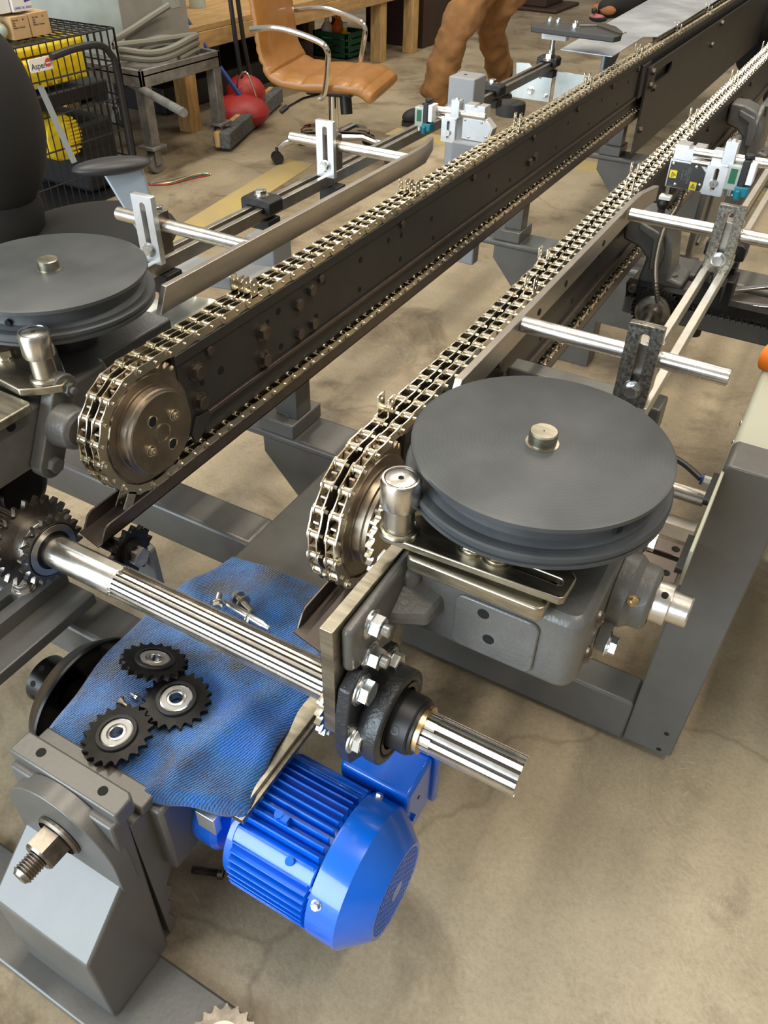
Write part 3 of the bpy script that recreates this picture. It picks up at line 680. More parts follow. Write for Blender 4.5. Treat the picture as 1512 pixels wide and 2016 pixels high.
def wheel(x, y, label, side):
    t = thing('grooved_wheel', (x, y, .648), label, 'wheel')
    R = .1435
    g = G(); g.lathe((x, y, 0), 'z', [(.001, .700), (.140, .700), (R, .6985), (R, .6935), (.1330, .6925), (.1285, .688), (.1275, .680), (.1290, .672), (.136, .6665), (.1465, .6655), (.1485, .6635), (.1485, .6590), (.1455, .6580), (.1455, .6540), (.1475, .6530), (.1475, .6490), (.143, .648), (.001, .648)], 96)
    d = g.build('rim', 'disc', t)
    g = G(); g.lathe((x, y, 0), 'z', [(.0185, .7002), (.0158, .7004), (.0158, .7135), (.0145, .715), (.001, .715)], 40); g.build('axle_stub', 'plate', t)
    g = G(); g.lathe((x, y, 0), 'z', [(.045, .583), (.045, .648)], 32); g.build('hub', 'beam', t)
    a = math.radians(side); n = Vector((math.cos(a), math.sin(a), 0)); c = Vector((x, y, .676))
    g = G(); g.cyl(c+n*.128, c+n*.1331, .0045); g.build('set_screw_hole', 'hole', t)
    return t
wheel(-.193, .708, 'black grooved wheel on the right, in front of the splined shaft end', -32)
wheel(-.996, .752, 'black grooved wheel at the left edge, its top smudged', -70)

gl = thing('gear_housing', (-1.05, .6, .48), 'grey cast gear housing under the left-hand black wheel', 'gear housing')
g = G(); g.prism('z', .482, .578, rrect(-1.30, -.900, .25, .745, .02)); h2 = g.build('housing', 'cast', gl, bevel=.008)
g = G()
for p in ((-.90, .55, .565), (-.90, .585, .51)): hole(g, p, 'x', .0075)
g.build('tapped_hole', 'hole', h2)
g = G(); g.box(-1.02, -.912, .735, .90, .556, .578); g.build('rear_ledge', 'cast', gl, bevel=.004)
mp2 = thing('slotted_plate', (-1.0, .6, .58), 'worn nickel plates stacked below the left wheel', 'plate')
g = G(); g.prism('z', .578, .592, rrect(-1.25, -.884, .40, .583, .008)); g.build('lower_plate', 'plate', mp2, bevel=.002)
g = G(); g.prism('z', .592, .604, [(-1.25, .62), (-.910, .585), (-.884, .604), (-.866, .625), (-.872, .640), (-.96, .70), (-1.25, .72)]); g.build('upper_plate', 'plate', mp2, bevel=.0015)
bolt(mp2, (-1.000, .640, .604), 'z', .0145, 'hex', 'chain')
roller_post(-.900, .627, .604, 'steel cam roller on welded post in front of the left-hand wheel')

# ================================================================ drive shaft with sprockets and bearing
SY, SZ = .505, .401
ds = thing('drive_shaft', (-.5, SY, SZ), 'bright splined drive shaft crossing over the blue cloth', 'drive shaft')
def spline(x0, x1, N, r0, r1, duty=.58):
    o = []; r0 = r1-.0032
    for i in range(N):
        t = 2*PI*i/N; p = 2*PI/N*duty/2; q = 2*PI/N/2
        o += [(math.cos(t-p)*r1, math.sin(t-p)*r1), (math.cos(t)*r1, math.sin(t)*r1), (math.cos(t+p)*r1, math.sin(t+p)*r1), (math.cos(t+p*1.15)*r0, math.sin(t+p*1.15)*r0), (math.cos(t+2*q-p*1.15)*r0, math.sin(t+2*q-p*1.15)*r0)]
    g = G().prism('x', x0, x1, o, o=(0, SY, SZ))
    for i in range(len(o)):      # groove floors get a darker metal so the ridges read
        if i % 5 == 3: g.m[2+i] = 1
    return g
g = spline(-.697, -.20, 22, .0218, .0242); g.build('splined_section', ['brightsteel', 'groove'], ds)
g = spline(-.22, -.094, 14, .0215, .0240); g.build('splined_section', ['brightsteel', 'groove'], ds)
g = spline(-1.6, -.905, 24, .0222, .0244); g.build('splined_section', ['brightsteel', 'groove'], ds)
g = G(); g.lathe((-.905, SY, SZ), 'x', [(.0235, 0), (.0242, .002), (.0242, .205), (.0225, .212)], 40); g.build('plain_section', 'brightsteel', ds)
g = G(); ka = math.radians(88); kn = Vector((0, math.cos(ka), math.sin(ka)))
g.prism('x', -.004, .004, rrect(-.0, .01, -.01, 0, .001)); g.v = []; g.f = []; g.m = []
for (xa, xb) in ((-.81, -.685),):
    uu = Vector((1, 0, 0)); vv = kn.cross(uu)
    pts = rrect(xa, xb, -.006, .006, .0058, 5); N = len(pts); lo = [Vector((0, SY, SZ))+uu*p[0]+vv*p[1]+kn*.0185 for p in pts]; hi = [q+kn*.0115 for q in lo]
    g.add(lo+hi, [tuple(range(N)), tuple(range(2*N-1, N-1, -1))]+[(i, (i+1) % N, N+(i+1) % N, N+i) for i in range(N)])
g.build('key', 'steel', ds, bevel=.0008)
g = G(); g.prism('x', -.872, -.864, gear_outline(23, .0585, .0705, tw=.3, a=.1), o=(0, SY, SZ)); g.build('large_sprocket', 'gearsteel', ds)
g = G(); g.lathe((-.866, SY, SZ), 'x', [(.021, 0), (.040, 0), (.040, .0195), (.0395, .020), (.0395, .0205), (.040, .021), (.040, .041), (.030, .041)], 48); g.build('hub', 'steel', ds, bevel=.0005)
g = G(); g.prism('x', -.835, -.827, gear_outline(20, .045, .0555, tw=.3), o=(0, SY, SZ)); g.build('small_sprocket', 'gearsteel', ds)
g = G(); g.lathe((-.827, SY, SZ), 'x', [(.0425, 0), (.042, .001), (.021, .001)], 40); g.build('sprocket_face', 'blacksteel', ds)
g = G(); g.prism('x', -.334, -.326, gear_outline(22, .050, .0585, tw=.3), o=(0, SY, SZ)); g.build('small_sprocket', 'chain', ds)
dp = thing('mounting_plate', (-.307, .50, .40), 'flat ground steel plate standing upright between cloth and grey arm', 'plate')
g = G(); g.prism('x', -.316, -.300, [(.443, .585), (.612, .580), (.612, .47), (.60, .41), (.443, .41)]); pp = g.build('plate', 'plate', dp, bevel=.0008)
for (y, z) in ((.500, .540), (.588, .556)): bolt(pp, (-.316, y, z), '-x', .0135, 'plain', 'zinc')
fb = thing('flange_bearing', (-.27, SY, SZ), 'dark cast flange bearing with black collar where the splined shaft comes out', 'bearing')
c = [(.440, .45), (.448, .490), (.470, .502), (.530, .478), (.558, .462), (.574, .42), (.566, .36), (.54, .335), (.48, .332), (.445, .36), (.436, .40)]
g = G(); g.prism('x', -.299, -.282, c); g.lathe((-.290, SY, SZ), 'x', [(.047, 0), (.049, .009), (.058, .019), (.0605, .024), (.0605, .040), (.0545, .042), (.049, .042), (.048, .038), (.001, .038)], 56); hsg = g.build('housing', 'castdark', fb, bevel=.004)
g = G(); g.lathe((-.290, SY, SZ), 'x', [(.046, .037), (.046, .0415), (.040, .041), (.039, .038), (.036, .038)], 56); g.build('seal_ring', 'blacksteel', fb)
g = G(); g.lathe((-.290, SY, SZ), 'x', [(.0365, .037), (.0365, .064), (.0352, .066), (.0335, .0665), (.0335, .070), (.028, .0705)], 56); g.build('locking_collar', 'black', fb)
g = G(); g.lathe((-.290, SY, SZ), 'x', [(.0275, .069), (.0295, .070), (.0295, .0765), (.0215, .0765)], 56); g.build('inner_ring', 'brass', fb)
ss = Vector((0, -.62, .40)).normalized(); q0 = Vector((-.240, SY, SZ))+ss*.0362
g = G(); g.lathe(q0, tuple(ss), [(.0055, 0), (.0055, .0007), (.003, .0007), (.003, -.0), (.001, -.0)], 16); g.build('set_screw', 'blacksteel', fb)
bolt(fb, (-.282, .469, .476), 'x', .0155, 'hex', 'zinc'); bolt(fb, (-.282, .536, .453), 'x', .0150, 'hex', 'zinc', spin=.4); bolt(fb, (-.282, .453, .404), 'x', .0150, 'hex', 'zinc', spin=.2)

# ================================================================ guard rails
def guard(x, s, y0, y1, label):
    t = thing('guard_rail', (x, (y0+y1)/2, .65), label, 'guard rail')
    g = G(); n = 14; pts = [(y0, .636), (y0+.012, .675)]
    L = []
    for i in range(n+1):
        y = y0+(y1-y0)*i/n; bend = 0 if y < y1-.10 else s*((y-(y1-.10))**2)*1.8
        L.append((y, x+bend))
    for th in (0, 1):
        pass
    vs = []; fs = []
    for i, (y, xx) in enumerate(L):
        zb = .636 if i < n else .646
        zt = .675
        yb = y; yt = y+(.02 if i == 0 else 0)
        vs += [(xx, yb, zb), (xx, yt, zt), (xx+.011*s, yt, zt), (xx+.011*s, yb, zb)]
    for i in range(n):
        a = i*4
        for k in range(4): fs.append((a+k, a+(k+1) % 4, a+4+(k+1) % 4, a+4+k))
    fs += [(0, 1, 2, 3), (n*4+3, n*4+2, n*4+1, n*4)]
    g.add(vs, fs); b = g.build('rail', 'guard', t, bevel=.001)
    g = G()
    for y in (y0+.30, y0+.42, y0+.62, y0+.78): g.cyl((x-.0006, y, .652), (x+.0116*s+.0006*s, y, .652), .0055)
    g.build('drilled_hole', 'hole', t)
    return t
guard(-.351, 1, .80, 1.715, 'straight brushed steel guard rail beside the right-hand chains')
guard(-.846, -1, .815, 1.775, 'straight brushed steel guard rail beside the left-hand chains')

# ================================================================ guide bars in pairs
def bars(xs, y0, y1, label, m_):
    t = thing('guide_bars', (sum(xs)/2, (y0+y1)/2, .59), label, 'guide rails')
    for x in xs: G().box(x-.0065, x+.0065, y0, y1, .575, .600).build('bar', m_, t, bevel=.0012)
    return t
gbL = bars((-1.083, -1.056), .80, 3.14, 'pair of parallel steel bars running beside the left conveyor', 'steel')
gbR = bars((-.172, -.141), 1.0, 3.4, 'pair of parallel steel bars running beside the right conveyor', 'satin')
# rods with slotted plates
def clamp(xp, y, rx0, rx1, mt, label, tall=1):
    t = thing('rod_clamp', (xp, y, .60), label, 'rod clamp')
    zb, zt = (.598, .720)
    g = G(); g.prism('y', y, y+.012, rrect(xp-.0235, xp+.0235, zb, zt, .002, 2), [slot(xp+.001, .668, .0062, .034)]); sp = g.build('slotted_plate', mt, t, bevel=.0012)
    bolt(sp, (xp+.001, y, zb+.026), '-y', .0105, 'hex', 'zinc', spin=.3)
    g = G(); g.box(xp-.0225, xp+.0225, y+.012, y+.040, .612, .688); g.build('clamp_block', 'steel' if mt != 'alu' else 'hub', t, bevel=.0012)
    bolt(t, (xp+.012, y+.026, .688), 'z', .0095, 'hex', 'zinc')
    g = G(); g.lathe((rx0, y+.027, .664), 'x', [(.001, 0), (.0108, 0), (.012, .0015), (.012, rx1-rx0-.0015), (.0108, rx1-rx0), (.001, rx1-rx0)], 32); g.build('round_rod', 'brightsteel', t)
    g = G(); g.box(xp-.024, xp+.024, y+.008, y+.050, .535, .574); g.build('under_block', 'black', t, bevel=.002)
    g = G(); g.cyl((xp, y+.03, .52), (xp, y+.03, .61), .0045, n=10); g.build('stud', 'zinc', t); bolt(t, (xp, y+.03, .535), '-z', .009, 'plain', 'zinc')
    return t
clamp(-.1615, 1.000, -.340, -.045, 'blotch', 'blotchy dark slotted plate clamping a steel rod, right of the nearest chain')
clamp(-.154, 1.530, -.335, .06, 'blotch', 'dark slotted plate clamping a steel rod, below the sensor box with yellow stickers')
clamp(-1.059, 1.020, -1.150, -.850, 'alu', 'pale slotted plate clamping a steel rod, beside the left black wheel')
clamp(-1.053, 1.600, -1.165, -.852, 'alu', 'pale slotted plate clamping a steel rod, in front of the tan chair')
def cross_clamp(x, y, label):
    t = thing('bar_clamp', (x, y, .60), label, 'clamp')
    g = G(); g.prism('y', y-.024, y+.024, [(x-.038, .588), (x-.038, .612), (x-.030, .618), (x+.030, .618), (x+.038, .612), (x+.038, .588), (x+.022, .586), (x+.022, .601), (x-.022, .601), (x-.022, .586)]); g.build('top_block', 'black', t, bevel=.002)
    g = G(); g.box(x-.03, x+.03, y-.022, y+.022, .552, .574); g.build('lower_block', 'black', t, bevel=.002)
    bolt(t, (x, y, .618), 'z', .0125, 'hex', 'brightsteel')
    return t
cross_clamp(-1.0695, 1.375, 'black clamp block over the left bars, nearer one between two slotted plates')
cross_clamp(-1.0695, 2.60, 'black clamp block over the left bars beside the grey square post')
cross_clamp(-1.0695, 3.11, 'black clamp block at the far end of the left bars under the white block')
cross_clamp(-.1565, 1.66, 'black clamp block on the right bars behind the sensor valve')
g = G(); g.box(-.195, -.118, 1.60, 1.66, .50, .56); tag(g.build('clamp_block', 'black', None, bevel=.003), 'black block under the right bars where the wrenches lie', 'block')

# stands that carry the left bars
def post(x0, x1, y0, y1, zt, label, holes=True):
    t = thing('bar_stand', ((x0+x1)/2, (y0+y1)/2, FZ), label, 'stand')
    zb_ = .25 if y0 > 2 else .42
    g = G(); g.box(x0, x1, y0, y1, zb_, zt); b = g.build('square_tube', 'lightpaint', t, bevel=.004)
    if holes:
        g = G(); hole(g, (x0+.03, y0, zt-.075), '-y', .004); hole(g, (x0+.065, y0, zt-.085), '-y', .004); g.cyl((x0+.035, y0+.04, zt), (x0+.035, y0+.04, zt+.001), .005); g.build('drilled_hole', 'hole', b)
    return t
post(-1.092, -1.010, 2.32, 2.405, .684, 'grey square steel post standing behind the left bars, by the brown trousers')
post(-1.135, -1.06, 1.39, 1.46, .515, 'short grey square post under the left bars near the black clamp block')
g = G(); g.prism('z', .48, .51, [(-1.20, 1.16), (-.94, 1.22), (-.94, 1.30), (-1.20, 1.24)])
tag(g.build('support_arm', 'lightpaint', None, bevel=.004), 'grey painted arm under the left bars, ahead of the left wheel', 'bracket')
g = G(); g.box(-.93, -.84, 2.02, 2.06, .28, .60); tag(g.build('mounting_strip', 'lightpaint', None, bevel=.004), 'pale blue-grey strip under the left sensor box', 'bracket')

# bright round dish edge under the left wheel
g = G(); g.lathe((-.985, .98, .50), 'z', [(.001, 0), (.105, 0), (.118, .008), (.118, .012), (.104, .006), (.001, .006)], 48)
t = g.build('round_dish', 'galv'); tag(t, 'shiny round metal dish rim behind the left black wheel', 'dish')

# ================================================================ sensors
def tri(g, cx, cz, r, y, a=0): g.prism('y', y-.0006, y, ngon(cx, cz, r, 3, PI/2+a))
def sensor_box(x, y, z, label, s=1, stickers=True, sc=1.0):
    t = thing('proximity_sensor', (x, y, z), label, 'sensor')
    g = G(); out = [(x, z), (x+.077*sc, z), (x+.088*sc, z+.036*sc), (x+.066*sc, z+.056*sc), (x, z+.056*sc)]
    g.prism('y', y, y+.03*sc, out); b = g.build('body', 'alu', t, bevel=.0015)
    g = G(); g.prism('y', y-.0012, y, [(x+.003, z+.002), (x+.072*sc, z+.002), (x+.082*sc, z+.034*sc), (x+.062*sc, z+.052*sc), (x+.003, z+.052*sc)]); fp = g.build('face_plate', 'beam' if stickers else 'alu', t)
    g = G(); o = [(x+.004, z+.056*sc), (x+.062*sc, z+.056*sc), (x+.062*sc, z+.085*sc), (x+.040*sc, z+.085*sc), (x+.040*sc, z+.079*sc), (x+.032*sc, z+.079*sc), (x+.032*sc, z+.085*sc), (x+.004, z+.085*sc)]
    g.prism('y', y-.002, y+.035*sc, o); g.build('cover', 'alu', t, bevel=.001)
    for (dx, dz) in ((.008, .048), (.055, .048), (.021, .008), (.070, .015)): bolt(t, (x+dx*sc, y-.0012, z+dz*sc), '-y', .0035*sc, 'button', 'zinc', name='screw')
    return t, fp
sr, fp = sensor_box(-.328, 1.80, .650, 'sensor box with two yellow warning stickers above the right-hand rod')
for (dx, dz, a) in ((.0125, .0275, -PI/2), (.057, .0105, 0)):
    g = G(); g.prism('y', 1.7978, 1.7988, rrect(-.328+dx-.0072, -.328+dx+.0072, .650+dz-.0078, .650+dz+.0078, .001)); st = g.build('warning_sticker', 'yellow', fp); st['label'] = 'small yellow warning sticker'
    g = G(); c3 = ngon(-.328+dx, .650+dz-.001, .0062, 3, PI/2+a); c4 = ngon(-.328+dx, .650+dz-.001, .0044, 3, PI/2+a)
    g.prism('y', 1.7972, 1.7978, c3, [c4]); g.box(-.328+dx-.0005, -.328+dx+.0005, 1.7972, 1.7978, .650+dz-.003, .650+dz+.002); g.build('warning_triangle', 'ink', st)
def text(s_, size, loc, rot, mt, parent, name='lettering', ext=.0003, align='CENTER'):
    cu = bpy.data.curves.new(name, 'FONT'); cu.body = s_; cu.size = size; cu.extrude = ext; cu.align_x = align; cu.align_y = 'CENTER'; cu.materials.append(M[mt])
    tmp = bpy.data.objects.new(name, cu); me = bpy.data.meshes.new_from_object(tmp); bpy.data.objects.remove(tmp)
    o = bpy.data.objects.new(name, me); C.objects.link(o)
    if parent: o.parent = parent; o.location = Vector(loc)-ORG[parent.name]
    else: o.location = loc
    o.rotation_euler = rot
    return o
for i, (s_, sz) in enumerate((('NECTED', .0085), ('A - BELRI', .005), ('ALBERTA', .005))):
    text(s_, sz, (-.328+.044-i*.0065, 1.7984, .650+.029), (PI/2, -PI/2*1.0, 0), 'greyink', fp)
def valve(x, y, z, label):
    t = thing('solenoid_valve', (x, y, z), label, 'valve')
    g = G(); g.prism('x', x-.002, x+.022, rrect(y, y+.030, z+.003, z+.050, .003)); g.build('clear_housing', 'clear', t)
    g = G(); g.box(x+.004, x+.017, y-.0008, y, z+.016, z+.044); g.build('circuit_board', 'green', t)
    g = G(); g.cyl((x+.010, y+.012, z-.008), (x+.010, y+.012, z+.004), .0105, n=12); g.build('gland_nut', 'zinc', t)
    g = G(); g.box(x+.022, x+.036, y-.002, y+.038, z, z+.062); g.cyl((x+.029, y+.018, z+.062), (x+.029, y+.018, z+.070), .010); g.build('coil', 'black', t, bevel=.002)
    g = G(); g.box(x+.036, x+.048, y, y+.034, z+.018, z+.058); g.build('label_plate', 'whitesheet', t, bevel=.001)
    g = G(); g.box(x+.020, x+.046, y-.004, y+.022, z-.006, z+.014); g.cyl((x+.028, y-.004, z-.012), (x+.028, y-.004, z+.008), .006); g.build('elbow_fitting', 'teal', t, bevel=.003)
    return t
valve(-.204, 1.75, .676, 'clear and black solenoid valve with teal fitting, right of the stickered sensor')
def slotclamp(x, y, z, label):
    t = thing('sensor_bracket', (x, y, z), label, 'bracket')
    g = G(); g.prism('y', y, y+.012, rrect(x-.020, x+.020, z-.030, z+.026, .002), [slot(x, z, .0042, .018)]); g.build('slotted_plate', 'alu', t, bevel=.001)
    g = G(); g.lathe((x, y-.006, z-.006), 'y', [(.001, 0), (.0075, 0), (.0075, .006)], 20); g.build('knob', 'zinc', t)
    g = G(); g.cyl((x-.055, y+.02, z+.040), (x+.095, y+.02, z+.040), .009, n=20); g.cyl((x-.055, y+.02, z+.022), (x-.01, y+.02, z+.022), .006, n=16); g.build('cross_rod', 'brightsteel', t)
    g = G(); g.box(x-.018, x+.018, y+.012, y+.035, z+.022, z+.052); g.box(x+.002, x+.026, y+.004, y+.030, z+.03, z+.072); g.build('clamp_block', 'alu', t, bevel=.001)
    bolt(t, (x+.014, y+.016, z+.072), 'z', .006, 'plain', 'zinc')
    return t
slotclamp(-.226, 1.755, .692, 'slotted aluminium bracket between the stickered sensor and the valve')
sl, f2 = sensor_box(-.918, 2.05, .600, 'silver sensor box above the left conveyor near the chair wheels', stickers=False)
g = G(); g.box(-.838, -.820, 2.0485, 2.0495, .608, .620); k = g.build('warning_sticker', 'yellow', f2); k['label'] = 'small yellow warning sticker'
slotclamp(-.948, 2.03, .622, 'slotted aluminium bracket left of the silver sensor box')
valve(-1.040, 2.02, .618, 'clear and black solenoid valve with teal fitting, beside the left silver sensor')
# cables and air parts under the right sensor
t = thing('sensor_cable', (-.30, 1.8, .6), 'corrugated steel cable sleeve hanging from the stickered sensor', 'cable')
pts = [(-.292, 1.81, .655), (-.290, 1.80, .62), (-.298, 1.75, .58), (-.290, 1.70, .53), (-.270, 1.66, .49), (-.258, 1.66, .46)]
def smooth(p, k=6):
    o = []
    P_ = [Vector(q) for q in p]
    for i in range(len(P_)-1):
        a, b, c_, d = P_[max(i-1, 0)], P_[i], P_[i+1], P_[min(i+2, len(P_)-1)]
        for j in range(k):
            u = j/k; o.append(.5*((2*b)+(c_-a)*u+(2*a-5*b+4*c_-d)*u*u+(3*b-a-3*c_+d)*u**3))
    return o+[P_[-1]]
sp_ = smooth(pts, 14); G().tube(sp_, [.0048+.0012*(i % 2) for i in range(len(sp_))], 10).build('corrugated_sleeve', 'flex', t)
t = thing('ball_joint', (-.318, 1.81, .62), 'small black ball joint with white clip below the stickered sensor', 'joint')
G().ball((-.320, 1.79, .618), .013).build('ball', 'black', t); G().box(-.33, -.306, 1.78, 1.80, .628, .636).build('clip', 'white', t, bevel=.001); G().cyl((-.318, 1.79, .636), (-.318, 1.79, .652), .004).build('pin', 'zinc', t); G().cyl((-.320, 1.79, .55), (-.320, 1.79, .61), .008).build('stem', 'beam', t)

# ================================================================ wiper blade on stand, sheet metal tray
t = thing('wiper_paddle', (-1.03, 3.03, .62), 'long black paddle blade on a white block at the far end of the left bars', 'paddle')
g = G(); g.prism('z', .718, .735, [(-1.0922, 2.9471, 0.7200)[:2], (-1.0521, 3.0345, 0.7200)[:2], (-0.9812, 3.0151, 0.7200)[:2], (-0.9498, 3.1081, 0.7200)[:2], (-0.8892, 3.1161, 0.7200)[:2], (-0.8367, 3.0728, 0.7200)[:2], (-0.7922, 2.9942, 0.7200)[:2], (-0.7742, 2.9228, 0.7200)[:2], (-0.7857, 2.8840, 0.7200)[:2], (-0.9374, 2.8910, 0.7200)[:2], (-1.0746, 2.9027, 0.7200)[:2]]); g.build('blade', 'stopdark', t, bevel=.003)
c0 = Vector((-1.0259, 3.0167, 0.6900))
g = G(); g.box(c0.x-.045, c0.x+.045, c0.y-.016, c0.y+.016, .685, .715); g.build('block', 'white', t, bevel=.003)
g = G(); g.cyl((c0.x-.005, c0.y, .62), (c0.x-.005, c0.y, .685), .010); g.build('stem', 'zinc', t); bolt(t, (c0.x-.01, c0.y, .622), 'z', .018, 'nut', 'brightsteel')
for u in (-.03, .0): bolt(t, (c0.x+u, c0.y+.01, .735), 'z', .008, 'nut', 'zinc')
b0 = Vector((-0.9432, 2.9599, 0.7350)); bolt(t, b0, 'z', .012, 'nut', 'zinc')
g = G(); q = [Vector((-0.9377, 2.9819, 0.7400)), Vector((-0.8882, 3.0176, 0.7400)), Vector((-0.8170, 2.9558, 0.7400)), Vector((-0.7707, 2.9134, 0.7400)), Vector((-0.7689, 2.9467, 0.7400))]; g.tube(q, .003, 6); g.build('wire', 'hub', t)
t = thing('sheet_metal_tray', (-1.0, 3.8, .66), 'flat galvanised sheet beside the far part of the left conveyor', 'sheet metal')
S_ = [(-1.0091, 3.0375, 0.6550), (-0.8206, 3.0248, 0.6550), (-0.8291, 3.4496, 0.6550), (-0.7857, 3.4804, 0.6550), (-0.7837, 3.7412, 0.6550), (-.815, 6.2, .655), (-1.14, 6.2, .655)]
g = G(); g.prism('z', .652, .656, [p[:2] for p in S_]); g.build('sheet', 'sheet', t, bevel=.0008)
g = G(); g.prism('x', -.92, -.905, [(3.25, .652), (3.25, .46), (3.36, .46), (3.36, .54), (3.52, .652)]); g.build('leg_plate', 'chairgrey', t, bevel=.004)
# galvanised bracket plates below
t = thing('galvanised_bracket', (-1.05, 3.1, .52), 'pair of pale galvanised plates hanging under the end of the left bars', 'bracket')
g = G(); g.prism('y', 3.10, 3.106, [(-1.19, .585), (-1.14, .588), (-1.12, .572), (-1.045, .572), (-1.045, .47), (-1.19, .47), (-1.205, .50), (-1.18, .51)], [ngon(-1.09, .55, .006)]); a_ = g.build('plate', 'galv', t, bevel=.0006)
g = G(); g.prism('y', 3.11, 3.116, [(-1.035, .572), (-.90, .572), (-.90, .47), (-1.035, .47)]); g.build('plate', 'galv', t, bevel=.0006)
bolt(t, (-1.12, 3.10, .50), '-y', .012, 'hex', 'zinc'); bolt(t, (-1.06, 3.10, .488), '-y', .008, 'nut', 'zinc')
g = G(); g.lathe((-1.10, 2.86, .47), 'z', [(.001, 0), (.05, 0), (.052, .02), (.05, .04), (.001, .04)], 32); tag(g.build('rubber_foot_cup', 'rubber'), 'round black rubber cup under the far left bars', 'rubber foot')

# ================================================================ enclosure on the right
t = thing('control_enclosure', (.20, 1.4, FZ), 'pale olive control enclosure at the right edge behind the grey post', 'enclosure')
G().box(-.0145, .55, 1.060, 1.95, .36, .545).build('box', 'panelgrey', t, bevel=.010)
g = G(); g.box(-.016, -.0145, .60, 1.06, .40, .545)
G().box(-.0150, -.0105, .80, 1.062, .49, .548).build('side_flange', 'panelgrey', t, bevel=.001)
for (y, z) in ((1.11, .52), (1.17, .52), (.93, .43)): bolt(t, (-.0145 if y > 1.06 else -.015, y, z), '-x', .005, 'button', 'zinc', name='screw')
for y0 in (.955, .80): G().prism('x', -.024, -.0152, rrect(y0, y0+.075, .505, .515, .004)).build('hinge', 'black', t)
g = G(); g.cyl((-0.0141, 1.3338, 0.5600), (.145, 1.25, .575), .025); tag(g.build('orange_marker', 'orange'), 'orange plastic piece at the right edge on the olive enclosure', 'cap')
t = thing('air_fitting', (-.06, 1.05, .45), 'black air hose with blue collar and white fitting beside the olive enclosure', 'hose')
p0 = Vector((-0.0287, 1.0822, 0.4600)); G().tube(smooth([(-.20, 1.10, .43), (-.14, 1.11, .47), (-.08, 1.10, .468), tuple(p0+Vector((-.012, 0, 0)))]), .005, 8).build('hose', 'black', t)
g = G(); g.lathe(p0+Vector((-.012, 0, 0)), 'x', [(.005, 0), (.009, 0), (.009, .004), (.005, .004)], 16); g.build('collar', 'blue', t)
G().cyl(p0+Vector((-.008, 0, 0)), p0+Vector((.012, 0, 0)), .007, n=6).build('fitting', 'white', t)

# wrenches
def wrench(a, b, w, label):
    t = thing('wrench', a, label, 'wrench'); a = Vector(a); b = Vector(b); d = (b-a).normalized(); n_ = Vector((-d.y, d.x, 0)); L = (b-a).length
    def P(u, v): return tuple(a+d*u+n_*v)[:2]
    o = [(-.005, .007), (.004, .016), (.020, .018), (.034, .008), (L-.03, .0065), (L-.015, .013), (L, .010), (L, -.010), (L-.015, -.013), (L-.03, -.0065), (.034, -.008), (.020, -.018), (.004, -.016), (-.005, -.007), (.010, -.008), (.014, 0), (.010, .008)]
    G().prism('z', a.z, a.z+.006, [P(u*w, v*w) if 0 else P(u, v) for (u, v) in o]).build('wrench_body', 'chrome', t, bevel=.001)
    G().prism('z', a.z+.006, a.z+.0064, [P(.06, -.003), (P(.11, -.003)), P(.11, .003), P(.06, .003)]).build('stamped_panel', 'greyink', t)
    return t
wrench((-0.1544, 1.7381, 0.4540), (-0.0045, 1.7850, 0.4540), 1, 'chrome open-end wrench lying on the right cross beam, lower one')
wrench((-0.1720, 1.7598, 0.4620), (-0.0218, 1.8988, 0.4580), 1, 'chrome wrench lying on the right cross beam, upper one of two')

# ================================================================ blue cloth and the hardware on it
def lerp(a, b, u): return a+(b-a)*u
CT = Vector((-.703, .735)); CR = Vector((-.508, .755)); BR = Vector((-.398, .372)); BL = Vector((-.705, .322))
def cloth_xy(u, v):  # u across, v from far to near
    L = CT.lerp(BL, v)+Vector((-.034*math.sin(PI*v), 0)); Rr = CR.lerp(BR, v)+Vector((.030*math.sin(PI*v)+.012*math.sin(2*PI*v), 0))
    p = L.lerp(Rr, u); p.y += .010*math.sin(u*7+1)*v-.014*math.sin(PI*u)*v
    return p
def cloth_z(u, v, p):
    z = .262+.0035*math.sin(p.x*38+p.y*17)+.003*math.sin(p.x*22-p.y*45+1)
    z += .010*math.exp(-((p.x+.47-.10*(.6-v))/.022)**2)*(.4+.6*v)      # ridge over plate edge
    z += .006*math.exp(-((p.x*.8+p.y*.6+.18)/.02)**2)
    z += .016*math.exp(-((p.y-.55+(p.x+.6)*.5)/.035)**2)*max(0, u-.35)
    e = max(0, .05-u)/.05; z -= .012*e*e
    e = max(0, u-.95)/.05; z -= .010*e*e
    return z
g = G(); NU, NV = 90, 120; vs = []
for j in range(NV+1):
    for i in range(NU+1):
        u, v = i/NU, j/NV; p = cloth_xy(u, min(v, .93)/.93); z = cloth_z(u, min(v, .93)/.93, p)
        if v > .93:   # front edge rolls over and hangs, deeper to the right
            k = (v-.93)/.07; h = .008+.024*max(0, u-.25); a = k*PI*.9
            p = p+Vector((0, -.014*math.sin(min(a, PI/2))*(0.4+.4*u) + .008*max(0, k-.5))); z -= h*k+.006*math.sin(u*30)*k*u
        vs.append((p.x, p.y, z))
fs = [(j*(NU+1)+i, j*(NU+1)+i+1, (j+1)*(NU+1)+i+1, (j+1)*(NU+1)+i) for j in range(NV) for i in range(NU)]
g.add(vs, fs); o = g.build('microfibre_cloth', 'cloth', None, solid=.005); tag(o, 'blue terry cloth spread over the frame under the splined shaft', 'cloth')
for p in o.data.polygons: p.use_smooth = True
